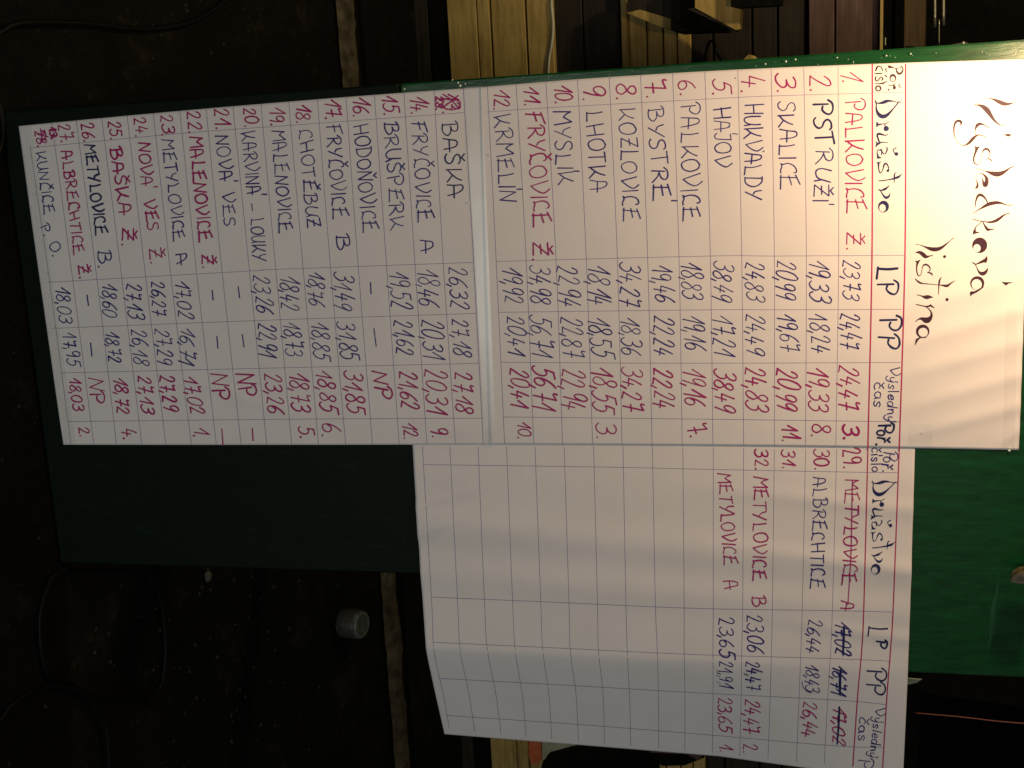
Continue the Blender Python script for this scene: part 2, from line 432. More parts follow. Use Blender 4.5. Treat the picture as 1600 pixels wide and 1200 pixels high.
class Ink:
    """collects pen strokes (photo pixels with a width in pixels) and lays them on the paper as thin ink films"""
    def __init__(self, off): self.v = []; self.f = []; self.off = off; self.k = 0
    def P(self, x, y):
        self.v.append(at(x, y, self.off + self.k)); return len(self.v) - 1
    def ribbon(self, pts):
        # pts: (x, y, w)
        q = [pts[0]]
        for p in pts[1:]:
            if math.dist(p[:2], q[-1][:2]) > .25: q.append(p)
        if len(q) < 2:
            return self.dot(q[0][0], q[0][1], q[0][2])
        n = len(q); prev = None
        self.k += 1.2e-5
        nrm = []
        for i in range(n):
            a, b_ = q[max(0, i - 1)], q[min(n - 1, i + 1)]
            dx, dy = b_[0] - a[0], b_[1] - a[1]; l = math.hypot(dx, dy) or 1
            nrm.append((-dy / l, dx / l))
        # round ends
        def cap(i, sgn):
            x, y, w = q[i]; nx, ny = nrm[i]; tx, ty = -ny * sgn, nx * sgn   # outwards
            tx, ty = -tx, -ty
            ids = []
            for a in (30, 60, 90, 120, 150):
                c, s_ = math.cos(math.radians(a)), math.sin(math.radians(a))
                ids.append(self.P(x + (nx * c + tx * s_) * w * .5, y + (ny * c + ty * s_) * w * .5))
            return ids
        rows = []
        for i, (x, y, w) in enumerate(q):
            self.k += 1.5e-7
            nx, ny = nrm[i]
            rows.append((self.P(x + nx * w * .5, y + ny * w * .5), self.P(x - nx * w * .5, y - ny * w * .5)))
        for i in range(n - 1):
            (a, b_), (c, d) = rows[i], rows[i + 1]
            self.f.append((a, b_, d, c))
        c0 = cap(0, -1); c1 = cap(n - 1, 1)
        self.f.append(tuple([rows[0][0]] + c0 + [rows[0][1]]))
        self.f.append(tuple([rows[-1][0]] + c1 + [rows[-1][1]])[::-1])
    def dot(self, x, y, w, n=10):
        self.k += 1.2e-5
        ids = [self.P(x + w * .5 * math.cos(2 * math.pi * i / n), y + w * .5 * math.sin(2 * math.pi * i / n)) for i in range(n)]
        self.f.append(tuple(ids))
    def ring(self, o, i_, n=36):
        """thick-and-thin pen ring: outer ellipse (cx,cy,rx,ry), inner ellipse"""
        self.k += 1.2e-5; A = []; B = []
        for k in range(n):
            c, s_ = math.cos(2 * math.pi * k / n), math.sin(2 * math.pi * k / n)
            A.append(self.P(o[0] + o[2] * c, o[1] + o[3] * s_)); B.append(self.P(i_[0] + i_[2] * c, i_[1] + i_[3] * s_))
        for k in range(n):
            j = (k + 1) % n; self.f.append((A[k], A[j], B[j], B[k]))
    def text(self, s, p0, p1, h, w, slant=0.0, rnd=R):
        """write s from p0 to p1 (baseline ends, photo pixels), cap height h"""
        adv = []; x = 0; gap = .13 if s[0].isdigit() else .15
        for ch in s:
            g = glyph(ch); adv.append(x if ch != ',' else x - .05); x += (g[0] + (gap if ch != '.' else .10)) if ch != ',' else .22
        total = max(.05, x - gap)
        ln = math.dist(p0, p1); ux, uy = (p1[0] - p0[0]) / ln, (p1[1] - p0[1]) / ln
        vx, vy = uy, -ux
        sx = (ln) / (total + (slant if s[-1] not in '.,' else slant * .2))
        for ch, ax in zip(s, adv):
            g = glyph(ch)
            jh = 1 + rnd.uniform(-.08, .08); jb = rnd.uniform(-.05, .05); js = slant + rnd.uniform(-.08, .08); jw = w * .98 * rnd.uniform(.84, 1.18)
            jr = [rnd.uniform(-.025, .025) for _ in range(4)]
            def T(p, jit=True):
                gx, gy = p
                gx2 = gx + (jr[0] * math.sin(gy * 5 + jr[1] * 90)); gy2 = (gy * jh + jb) + jr[2] * math.sin(gx * 7 + jr[3] * 90)
                X = (ax + gx2 + js * gy2) * sx; Y = gy2 * h
                return (p0[0] + ux * X + vx * Y, p0[1] + uy * X + vy * Y)
            for kind, pts in g[1]:
                if kind == 'd': q = T(pts[0]); self.dot(q[0], q[1], jw * 1.45)
                else:
                    P = [T(p) for p in pts]
                    P = smooth([(a, b_, jw * rnd.uniform(.84, 1.16)) for a, b_ in P])
                    self.ribbon(P)
    def build(self, name, mat, parent):
        return mesh_obj(name, self.v, self.f, mat, parent)

OFF3, OFF2, OFF1 = 0.0002, 0.0007, 0.0013      # stacking: right sheet, bottom sheet, heading sheet
INKUP = 0.00025
def zoomer(x0, y0, s): return lambda x, y: (x0 + x / s, y0 + y / s)
Z = {'1': zoomer(1200, 60, 3.53), '2': zoomer(1200, 380, 3.53), '3': zoomer(760, 80, 3.3333), '4': zoomer(760, 380, 3.3333),
     '5': zoomer(380, 100, 3.8095), '6': zoomer(380, 380, 3.5294), '7': zoomer(0, 160, 3.8095), '8': zoomer(30, 400, 3.75),
     '9': zoomer(1080, 680, 4.0), '0': zoomer(1080, 940, 4.0), 'A': zoomer(1350, 560, 7.5), 'B': zoomer(1330, 690, 17.143), 'C': zoomer(1320, 1090, 10.91)}
ZS = {'1': 3.53, '2': 3.53, '3': 3.3333, '4': 3.3333, '5': 3.8095, '6': 3.5294, '7': 3.8095, '8': 3.75, '9': 4.0, '0': 4.0, 'A': 7.5, 'B': 17.143, 'C': 10.91}
# every piece of writing: sheet | patch | text | x0 y0 x1 y1 (baseline) | height | ink | pen width px | slant | part name
TXT = '''
1|1|1.|408 172 408 245|126|r|2.3|.30|row_number
1|1|2.|232 195 237 296|108|r|2.3|.12|row_number
1|1|3.|42 192 48 300|108|r|2.3|.12|row_number
1|3|4.|1325 130 1328 215|112|r|2.2|.1|row_number
1|3|5.|1178 142 1178 228|98|r|2.3|.1|row_number
1|3|6.|1003 152 1005 228|98|r|2.3|.05|row_number
1|3|7.|828 150 832 244|102|r|2.3|.1|row_number
1|3|8.|675 168 677 255|98|r|2.2|.1|row_number
1|3|9.|505 176 505 262|108|r|2.2|.1|row_number
1|3|10.|355 176 360 272|86|r|2.3|.14|row_number
1|3|11.|195 182 200 286|80|r|2.3|.14|row_number
1|3|12.|38 198 42 308|84|r|2.3|.14|row_number
1|1|PALKOVICE|424 342 434 960|98|r|2.2|.03|team_name
1|1|Ž.|432 1068 436 1165|78|r|2.2|.05|team_name
1|1|PST|248 350 266 590|98|n|3.2|.03|team_name
1|1|RUŽÍ|262 612 252 905|88|b|2.0|.03|team_name
1|1|SKALICE|58 350 70 830|92|b|1.9|.03|team_name
1|3|HUKVALDY|1345 268 1350 768|90|b|1.9|.02|team_name
1|3|HÁJOV|1180 290 1195 605|88|b|1.9|.02|team_name
1|3|PALKOVICE|1010 277 1022 882|90|b|1.9|.02|team_name
1|3|BYSTRÉ|842 298 868 775|82|b|1.9|.02|team_name
1|3|KOZLOVICE|692 300 712 882|85|b|1.9|.02|team_name
1|3|LHOTKA|515 312 545 732|86|b|1.9|.02|team_name
1|3|MYSLÍK|350 315 372 694|84|b|1.9|.02|team_name
1|3|FRYČOVICE|205 320 250 915|86|r|2.3|.02|team_name
1|3|Ž.|238 992 243 1092|84|r|2.3|.1|team_name
1|3|KRMELÍN|40 338 68 786|84|b|1.9|.02|team_name
1|2|LP|604 125 610 288|106|n|3.4|.05|column_heading
1|2|PP|612 412 616 580|108|n|3.4|.05|column_heading
1|2|23,73|415 88 415 325|94|b|1.9|.31|time_entry
1|2|24,47|400 382 400 592|106|b|1.9|.31|time_entry
1|2|24,47|395 668 395 935|104|r|2.4|.31|time_entry
1|2|3.|410 1000 416 1082|84|r|3.2|.1|placing
1|2|19,33|228 85 230 335|112|b|1.9|.31|time_entry
1|2|18,24|218 385 250 625|102|b|1.9|.31|time_entry
1|2|19,33|224 680 227 945|116|r|2.4|.31|time_entry
1|2|8.|238 995 242 1070|106|r|2.3|.15|placing
1|2|20,99|46 90 46 320|112|b|1.9|.31|time_entry
1|2|19,67|56 386 66 612|106|b|1.9|.31|time_entry
1|2|20,99|48 686 50 930|118|r|2.4|.31|time_entry
1|2|11.|74 1002 86 1095|88|r|2.4|.3|placing
1|4|24,83|1352 94 1352 308|94|b|1.8|.31|time_entry
1|4|24,49|1352 364 1355 590|98|b|1.8|.31|time_entry
1|4|24,83|1345 642 1355 885|112|r|2.3|.31|time_entry
1|4|38,49|1185 90 1178 310|98|b|1.8|.31|time_entry
1|4|17,21|1180 370 1186 600|110|b|1.8|.31|time_entry
1|4|38,49|1186 652 1192 890|106|r|2.3|.31|time_entry
1|4|18,83|1012 94 1024 305|108|b|1.8|.31|time_entry
1|4|19,16|1022 370 1036 575|110|b|1.8|.31|time_entry
1|4|19,16|1022 642 1032 865|112|r|2.3|.31|time_entry
1|4|7.|1045 950 1062 1012|94|r|2.4|.1|placing
1|4|19,46|856 112 880 325|100|b|1.8|.31|time_entry
1|4|22,24|870 372 872 598|102|b|1.8|.31|time_entry
1|4|22,24|870 646 872 875|102|r|2.2|.31|time_entry
1|4|34,27|697 97 697 340|102|b|1.8|.31|time_entry
1|4|18,36|697 380 707 600|104|b|1.8|.31|time_entry
1|4|34,27|709 642 716 890|104|r|2.2|.31|time_entry
1|4|18,14|532 107 532 338|122|b|1.8|.31|time_entry
1|4|18,55|534 380 547 604|114|b|1.8|.31|time_entry
1|4|18,55|550 642 562 895|118|r|2.3|.31|time_entry
1|4|3.|566 936 574 1020|108|r|2.2|.2|placing
1|4|22,94|372 112 372 340|114|b|1.8|.31|time_entry
1|4|22,87|387 380 407 610|108|b|1.8|.31|time_entry
1|4|22,94|392 647 397 885|118|r|2.2|.31|time_entry
1|4|34,98|229 112 229 330|106|b|1.8|.31|time_entry
1|4|56,71|229 372 233 605|114|b|1.8|.31|time_entry
1|4|56,71|246 637 242 884|116|r|2.5|.31|time_entry
1|4|19,92|82 117 96 330|96|b|1.8|.31|time_entry
1|4|20,41|107 377 120 598|92|b|1.8|.31|time_entry
1|4|20,41|126 647 132 870|94|r|2.3|.31|time_entry
1|4|10.|158 926 168 1020|72|r|2.2|.25|placing
2|5|13.|1180 175 1188 294|100|r|2.5|.14|row_number
2|5|28.|1145 192 1145 272|42|r|2.4|.1|row_number
2|5|14.|992 190 998 300|104|r|2.3|.14|row_number
2|5|15.|824 186 840 305|92|r|2.4|.14|row_number
2|5|16.|652 196 660 315|96|r|2.3|.14|row_number
2|5|17.|482 206 494 332|90|r|2.3|.14|row_number
2|5|18.|317 236 320 352|86|r|2.3|.14|row_number
2|5|19.|157 260 167 368|84|r|2.4|.14|row_number
2|5|20.|2 262 10 375|76|r|2.5|.14|row_number
2|7|21.|1272 36 1287 160|90|r|2.3|.14|row_number
2|7|22.|1112 52 1127 185|78|r|2.3|.14|row_number
2|7|23.|958 73 966 200|74|r|2.3|.14|row_number
2|7|24.|795 92 812 207|70|r|2.3|.14|row_number
2|7|25.|642 112 657 222|70|r|2.3|.14|row_number
2|7|26.|480 126 500 236|70|r|2.3|.14|row_number
2|7|27.|342 132 364 240|74|r|2.2|.14|row_number
2|7|28.|205 168 222 266|56|r|2.2|.14|row_number
2|7|13.|288 150 306 216|38|r|2.8|.14|row_number
2|5|BAŠKA|1180 352 1222 800|88|n|2.2|.03|team_name
2|5|FRYČOVICE|1002 347 1040 940|88|b|1.9|.02|team_name
2|5|A|1058 1050 1062 1125|72|b|1.9|.0|team_name
2|5|BRUŠPERK|837 347 882 990|84|b|1.9|.02|team_name
2|5|HODOŇOVICE|657 362 712 1000|86|b|1.9|.02|team_name
2|5|FRYČOVICE|497 367 534 920|82|b|1.9|.02|team_name
2|5|B|552 1017 557 1110|78|b|2.0|.05|team_name
2|5|CHOTĚBUZ|332 394 382 975|74|b|1.9|.02|team_name
2|5|MALENOVICE|170 397 217 1005|78|b|1.9|.02|team_name
2|7|KARVINÁ|1437 180 1472 552|82|b|1.9|.02|team_name
2|7|-|1470 605 1472 645|60|b|1.9|.0|team_name
2|7|LOUKY|1490 692 1502 942|76|b|1.9|.04|team_name
2|7|NOVÁ|1282 202 1310 470|78|b|1.9|.03|team_name
2|7|VES|1320 537 1337 740|68|b|1.9|.03|team_name
2|7|MALENOVICE|1127 207 1187 830|72|r|2.6|.03|team_name
2|7|Ž.|1202 907 1207 985|68|r|2.3|.05|team_name
2|7|METYLOVICE|964 224 1036 825|68|b|1.9|.03|team_name
2|7|A|1047 907 1056 970|66|b|1.9|.0|team_name
2|7|NOVÁ|824 242 842 498|70|r|2.3|.03|team_name
2|7|VES|852 582 882 768|68|r|2.3|.03|team_name
2|7|Ž.|890 870 900 960|68|r|2.2|.05|team_name
2|7|BAŠKA|657 272 712 670|70|r|2.7|.03|team_name
2|7|Ž.|728 747 730 855|66|r|2.2|.05|team_name
2|7|METYLOVICE|502 252 568 790|66|n|2.9|.03|team_name
2|7|B.|582 882 586 985|74|b|2.2|.05|team_name
2|7|ALBRECHTICE|364 292 442 905|60|r|2.3|.02|team_name
2|7|Ž.|462 970 475 1045|54|r|2.2|.05|team_name
2|7|KUNČICE|210 297 264 665|62|b|1.7|.02|team_name
2|7|P.|240 737 262 795|48|b|1.7|.0|team_name
2|7|O.|292 842 314 915|60|b|1.8|.0|team_name
2|6|26,32|1132 127 1142 375|96|b|1.8|.31|time_entry
2|6|27,18|1148 414 1162 635|92|b|1.8|.31|time_entry
2|6|27,18|1163 706 1176 950|96|r|2.2|.31|time_entry
2|6|18,46|958 137 972 364|110|b|1.8|.31|time_entry
2|6|20,31|982 417 992 654|116|b|1.8|.31|time_entry
2|6|20,31|1002 692 1016 960|116|r|2.3|.31|time_entry
2|6|9.|1036 1016 1044 1072|96|r|2.2|.25|placing
2|6|19,52|806 152 822 375|110|b|1.8|.31|time_entry
2|6|21,62|832 422 850 630|96|b|1.8|.31|time_entry
2|6|21,62|860 702 874 930|94|r|2.3|.31|time_entry
2|6|12.|880 987 886 1080|82|r|2.4|.25|placing
2|6|-|668 215 670 275|75|b|1.8|.0|time_entry
2|6|-|690 480 700 580|75|b|1.8|.0|time_entry
2|6|NP|712 706 728 864|86|r|2.5|.2|time_entry
2|6|31,49|502 157 502 375|106|b|1.8|.31|time_entry
2|6|31,85|517 432 542 660|100|b|1.8|.31|time_entry
2|6|31,85|557 702 576 955|96|r|2.3|.31|time_entry
2|6|18,76|362 152 362 358|86|b|1.8|.31|time_entry
2|6|18,85|372 432 390 655|90|b|1.8|.31|time_entry
2|6|18,85|402 697 430 945|92|r|2.3|.31|time_entry
2|6|6.|432 992 440 1070|92|r|2.2|.2|placing
2|6|18,42|202 172 212 385|100|b|1.8|.31|time_entry
2|6|18,73|220 432 240 640|98|b|1.8|.31|time_entry
2|6|18,73|250 706 272 945|100|r|2.4|.31|time_entry
2|6|5.|307 1012 316 1075|80|r|2.4|.15|placing
2|6|23,26|57 172 72 400|90|b|1.9|.31|time_entry
2|6|22,91|82 437 90 640|96|b|1.9|.31|time_entry
2|6|23,26|114 713 136 960|92|r|2.2|.31|time_entry
2|8|-|1250 185 1258 250|75|b|2.0|.0|time_entry
2|8|-|1276 462 1284 535|75|b|2.0|.0|time_entry
2|8|NP|1272 692 1298 838|98|r|2.4|.15|time_entry
2|8|-|1330 1015 1334 1085|75|r|2.0|.0|placing
2|8|-|1094 200 1098 255|75|b|2.0|.0|time_entry
2|8|-|1124 475 1130 545|75|b|2.0|.0|time_entry
2|8|NP|1120 692 1136 855|98|r|2.4|.15|time_entry
2|8|-|1150 1010 1156 1105|75|r|2.0|.0|placing
2|8|17,02|914 142 932 380|86|b|1.9|.31|time_entry
2|8|16,71|950 412 934 650|90|b|1.9|.31|time_entry
2|8|17,02|964 702 1006 945|80|r|2.2|.31|time_entry
2|8|1.|1018 1002 1026 1062|88|r|2.2|.3|placing
2|8|26,27|772 147 786 365|82|b|1.9|.31|time_entry
2|8|27,29|797 422 812 650|88|b|1.9|.31|time_entry
2|8|27,29|824 697 846 920|86|r|2.4|.31|time_entry
2|8|27,13|630 157 637 380|90|b|1.9|.31|time_entry
2|8|26,18|654 427 674 655|86|b|1.9|.31|time_entry
2|8|27,13|694 697 716 935|78|r|2.3|.31|time_entry
2|8|18,60|489 157 492 370|84|b|1.9|.31|time_entry
2|8|18,72|502 437 530 640|76|b|1.9|.31|time_entry
2|8|18,72|552 702 576 945|74|r|2.4|.31|time_entry
2|8|4.|602 1012 610 1075|82|r|2.3|.2|placing
2|8|-|372 230 378 290|55|b|2.0|.0|time_entry
2|8|-|392 508 400 585|55|b|1.9|.0|time_entry
2|8|NP|404 717 422 875|80|r|2.1|.15|time_entry
2|8|18,03|208 177 236 405|78|b|1.9|.2|time_entry
2|8|17,95|252 447 286 655|72|b|1.9|.2|time_entry
2|8|18,03|290 712 316 915|64|r|2.3|.15|time_entry
2|8|2.|342 1002 356 1060|56|r|2.0|.15|placing
3|9|29.|948 86 958 206|108|r|2.2|.05|row_number
3|9|30.|766 87 770 215|90|r|2.2|.1|row_number
3|9|31.|566 92 572 208|84|r|2.2|.15|row_number
3|9|32.|392 87 400 215|86|r|2.3|.1|row_number
3|9|METYLOVICE|964 278 946 930|84|r|2.1|.0|team_name
3|9|A|935 1035 930 1090|78|r|2.2|.0|team_name
3|9|ALBRECHTICE|767 264 744 955|82|b|1.9|.02|team_name
3|9|METYLOVICE|392 260 385 905|84|r|2.1|.02|team_name
3|9|B|377 1006 381 1070|82|r|2.0|.02|team_name
3|9|METYLOVICE|168 240 206 815|84|r|1.9|.12|team_name
3|9|A|200 912 212 975|86|r|1.9|.1|team_name
3|0|L|1104 150 1106 222|116|n|2.8|.05|column_heading
3|0|P|1160 238 1158 288|68|n|2.8|.05|column_heading
3|0|PP|1100 417 1100 580|110|n|2.9|.05|column_heading
3|0|17,02|905 118 903 345|98|b|2.2|.31|time_entry
3|0|16,71|885 388 868 592|92|b|2.2|.31|time_entry
3|0|17,02|885 642 885 905|78|r|2.2|.31|time_entry
3|0|26,44|732 107 716 325|84|b|1.8|.2|time_entry
3|0|18,43|716 387 712 575|86|b|1.8|.31|time_entry
3|0|26,44|700 617 690 855|92|r|1.9|.2|time_entry
3|0|23,06|347 82 347 325|104|b|2.0|.18|time_entry
3|0|24,47|342 372 347 560|92|b|2.0|.2|time_entry
3|0|24,47|332 607 328 830|98|r|2.0|.2|time_entry
3|0|2.|322 887 328 945|82|r|1.9|.15|placing
3|0|23,65|172 97 178 358|92|b|2.1|.15|time_entry
3|0|21,91|176 370 180 545|82|b|1.8|.2|time_entry
3|0|23,65|170 597 176 820|82|r|1.9|.18|time_entry
3|0|1.|174 888 182 940|80|r|1.8|.3|placing
1|A|Výsledný|302 95 268 738|118|b|1.7|.0|column_heading
1|A|čas|120 288 118 572|134|b|1.8|.0|column_heading
1|A|P|170 765 165 872|182|n|3.0|.0|column_heading
1|A|oř.|155 845 150 1012|176|n|3.2|.0|column_heading
3|B|P|880 245 860 462|340|b|1.8|.0|column_heading
3|B|oř.|848 412 845 800|340|b|2.1|.0|column_heading
3|B|číslo|552 172 552 805|290|b|1.9|.0|column_heading
3|C|Výsledný|515 182 420 1015|160|b|1.5|.0|column_heading
3|C|čas|250 335 232 735|180|b|1.8|.0|column_heading
3|C|P|245 1035 210 1190|270|b|1.8|.0|column_heading
'''
# calligraphy traced stroke by stroke: (patch x0 y0 scale) then strokes of (x, y, width), rings and dots
CALLI_TITLE_1 = [
 ((1460, 120, 8.5714), [
  [(545,375,7),(600,325,6),(660,296,6),(725,289,9),(780,298,22),(830,318,42),(890,345,58),(940,362,54),(1000,363,34),(1050,350,16),(1100,322,6),(1140,282,5),(1175,225,4)],
  [(538,380,8),(575,378,18),(620,386,36),(665,410,60),(705,445,70),(740,492,60),(780,552,40),(820,600,26),(865,635,18),(910,652,9),(960,645,5),(1010,615,4),(1080,555,4)],
  [(910,772,5),(950,776,16),(988,782,42),(1018,780,22),(1045,780,5)],
  [(728,680,12),(690,655,12),(650,637,20),(610,630,40),(575,650,42),(553,690,22),(547,730,8),(548,772,10)],
  [(695,808,8),(650,790,10),(600,778,16),(560,790,26),(515,830,42),(475,875,38),(430,908,22),(385,918,10),(330,895,6),(285,830,6),(265,760,14),(262,700,18),(270,640,24),(295,600,30),(325,588,34),(352,600,36),(360,625,24),(350,652,8)],
  [(612,928,6),(590,945,20),(568,965,38),(552,1010,28),(535,1060,22),(527,1100,20),(533,1145,16),(560,1172,12),(600,1165,7),(622,1120,6),(632,1060,6),(645,1005,12),(670,972,26),(700,965,30),(728,982,26),(745,1015,16),(742,1050,9),(722,1080,7)],
  [(545,930,8),(560,950,34)], [(700,1083,7),(740,1100,14),(772,1128,12)]]),
 ((1460, 240, 8.5714), [
  [(558,195,4),(620,215,6),(680,232,10),(740,252,34),(800,270,62),(850,274,68),(900,262,56),(950,236,36),(1000,200,20),(1040,178,14),(1070,170,8)],
  [(548,468,8),(570,452,30),(580,420,26),(572,380,12),(558,330,5),(565,290,5),(600,265,6),(640,268,10),(680,298,26),(702,340,44),(700,385,54),(682,420,64),(668,410,50),(655,380,26),(646,345,12),(645,318,7)],
  [(547,715,8),(552,660,14),(566,602,24),(590,560,34),(622,552,38),(660,575,28),(690,610,18),(705,640,16),(713,668,14)],
  [(512,805,8),(560,772,10),(620,735,20),(680,700,38),(740,672,48),(800,660,46),(850,656,38),(900,664,24),(950,682,12),(1000,690,11),(1055,685,8)],
  [(515,875,8),(570,892,8),(630,905,9),(690,912,12),(740,918,24),(790,910,34),(840,890,40),(890,855,34),(930,825,22),(970,805,13),(1010,797,9)],
  [(640,905,9),(600,940,10),(560,978,12),(545,1010,18),(538,1045,38),(524,1078,14)], [(530,1062,26),(560,1056,24),(600,1058,8)],
  [(650,910,9),(668,950,16),(693,990,30),(720,1018,36),(752,1014,20),(805,1010,8)]]),
 ((1460, 360, 8.5714), [
  ('ring', (608,198,100,103), (572,236,50,54)),
  [(512,425,8),(530,440,14),(552,452,12)], [(550,455,10),(600,435,24),(650,412,38),(688,395,48),(702,345,6)], [(690,425,20),(690,380,24),(705,348,8)],
  [(550,455,8),(575,510,10),(600,556,24),(640,578,50),(680,565,44),(705,530,26),(716,500,6)],
  ('ring', (575,705,94,92), (568,722,70,72)),
  [(655,755,14),(605,790,22),(555,820,26),(515,835,34),(496,838,42),(490,878,6)],
  [(910,690,6),(938,703,22),(962,712,40),(990,702,18),(1040,698,6)]])]
CALLI_TITLE_2 = [
 ((1410, 360, 12.0), [
  [(250,262,8),(330,272,10),(400,298,20),(470,325,44),(540,348,68),(610,355,78),(680,345,68),(740,318,52),(800,275,34),(860,225,20),(910,180,14),(965,140,16)],
  [(250,420,14),(290,408,38),(340,418,62),(390,452,74),(430,488,70),(470,492,44),(510,480,22),(565,472,18)], ('dot', 792, 490, 58),
  [(335,555,14),(305,580,34),(285,605,44),(272,660,30),(268,730,22),(275,790,22),(295,840,20),(320,852,16),(350,820,12),(365,760,12),(375,700,14),(390,660,24),(425,640,34),(470,648,30),(505,680,26),(520,720,20),(510,760,16),(485,785,14)],
  [(245,572,8),(275,588,40)], [(470,785,14),(520,798,26),(548,812,30),(565,845,10)],
  [(243,908,14),(280,945,26),(330,980,34),(390,995,20),(480,1003,16),(560,1010,12),(640,1018,10),(700,1022,14),(760,1030,30),(815,1038,48),(850,1035,48),(885,1008,34),(930,975,20),(985,948,10)],
  [(730,880,12),(705,920,28),(690,980,32),(684,1050,22),(680,1120,16),(676,1200,10)]]),
 ((1410, 440, 12.0), [
  [(275,247,14),(330,260,14),(380,276,28),(420,288,58),(465,290,76),(510,286,56),(548,292,26),(575,295,10)], ('dot', 838, 335, 60),
  [(260,428,16),(330,442,16),(400,458,18),(450,466,24),(500,458,34),(532,448,34),(560,468,26),(600,492,10)], [(500,462,26),(528,430,14)],
  [(450,475,12),(500,515,16),(538,570,26),(548,630,42),(525,680,72),(488,715,104),(440,724,104),(395,704,74),(350,692,44),(300,706,22),(250,748,12)],
  ('ring', (382,930,126,125), (391,950,90,88)),
  [(440,1045,16),(400,1048,16),(345,1045,24),(300,1072,34),(272,1100,44),(255,1145,26),(240,1185,12)], [(258,1080,16),(270,1105,30)]])]
CALLI_CISLO = [
 ((1355, 95, 12.0), [
  [(405,88,14),(418,110,50),(425,125,34)], [(415,112,50),(460,120,30),(520,138,14),(570,140,14),(620,128,12),(640,100,14)],
  [(632,104,14),(660,115,18),(672,160,20),(655,210,30),(620,240,40),(585,238,40),(560,205,30),(548,165,22),(545,140,14)],
  ('ring', (483,322,62,76), (482,338,42,48)),
  [(405,465,14),(470,460,16),(530,430,14)], [(500,462,20),(510,490,56),(512,515,48)], [(620,430,12),(590,465,14)], [(590,468,12),(605,480,14),(630,512,12)], ('dot', 403, 545, 32),
  [(152,188,16),(172,165,26),(178,132,32),(210,105,24),(250,110,18),(280,150,18),(292,190,16)], [(375,140,12),(340,160,14)], [(340,160,14),(352,178,12),(375,210,14)],
  [(145,238,16),(200,238,24),(275,240,18)], [(332,268,16),(365,298,24)],
  [(165,300,20),(155,340,20),(168,370,22),(200,378,18),(228,340,16),(252,308,18),(282,310,18),(294,345,22),(270,365,16)],
  [(155,430,16),(220,430,18),(290,424,32),(330,405,22),(365,386,14)], ('ring', (210,517,58,58), (210,520,34,34))])]
CALLI_DRUZSTVO = [
 ((1355, 95, 12.0), [
  [(135,772,10),(180,790,16),(230,795,32),(290,785,54),(340,766,62),(390,752,48),(440,752,34),(500,762,18),(560,775,16),(600,774,20),(650,775,12)],
  [(150,738,14),(175,790,22),(170,850,22),(177,920,36),(207,990,60),(262,1038,76),(320,1042,76),(380,1012,58),(430,965,40),(480,910,26),(530,850,22),(570,800,22),(600,762,14)]]),
 ((1355, 180, 12.0), [
  [(178,128,14),(190,155,36),(190,190,40),(178,220,12)], [(190,176,44),(240,172,30),(300,162,18),(350,160,16),(412,120,12)], [(332,178,16),(345,215,26),(356,240,60)], ('dot', 358, 250, 100),
  [(388,362,16),(340,376,20),(290,365,30),(245,350,40),(208,352,46),(190,378,34),(196,412,30),(210,450,30),(224,488,28),(236,512,22)],
  [(385,515,14),(320,508,16),(260,510,26),(215,533,38),(182,555,36),(165,590,14)], [(163,498,14),(192,525,30)],
  [(372,605,20),(376,650,24),(355,700,20),(325,728,16),(290,700,18),(268,655,24),(240,658,18),(202,645,14),(188,680,14),(192,730,22),(205,780,40)],
  [(188,812,14),(215,792,44),(262,800,12)], [(262,640,26),(275,680,22),(270,748,12)],
  [(545,608,20),(490,648,18),(508,700,14),(530,720,30)], ('dot', 550, 726, 72),
  [(260,870,12),(225,892,24)], [(180,885,12),(212,898,36),(215,950,26),(218,1010,20),(233,1062,18),(250,1085,16),(275,1060,14),(300,1000,18),(318,935,30),(342,902,30),(375,922,24),(400,970,18),(405,1020,18)], ('dot', 390, 1040, 52)]),
 ((1355, 250, 12.0), [
  [(225,390,18),(300,385,20),(380,372,20),(450,358,26),(520,342,38),(585,318,46),(620,290,24),(648,258,10)], [(548,235,14),(515,258,20),(513,320,26),(512,370,18),(507,425,10)],
  [(215,550,12),(250,568,24)], [(255,570,20),(300,558,36),(340,542,46),(380,512,26),(415,478,12)],
  [(255,578,14),(290,640,20),(328,688,36),(365,704,50),(400,690,38),(420,655,24),(432,630,12)],
  ('ring', (308,872,100,110), (291,898,64,73))])]
def write_calli(groups, off, fn=None, wk=1.0):
    k = Ink(off)
    for (x0, y0, s), strokes in groups:
        T = (lambda x, y: (x0 + x / s, y0 + y / s)) if fn is None else (lambda x, y: fn(x0 + x / s, y0 + y / s))
        for st in strokes:
            if st[0] == 'ring':
                _, o, i_ = st; a = T(o[0], o[1]); c = T(i_[0], i_[1])
                k.ring((a[0], a[1], o[2] / s * wk, o[3] / s * wk), (c[0], c[1], i_[2] / s * wk, i_[3] / s * wk))
            elif st[0] == 'dot':
                a = T(st[1], st[2]); k.dot(a[0], a[1], st[3] / s * wk, 14)
            else:
                k.ribbon(smooth([T(x, y) + (max(.5, w / s * wk),) for x, y, w in st]))
    return k

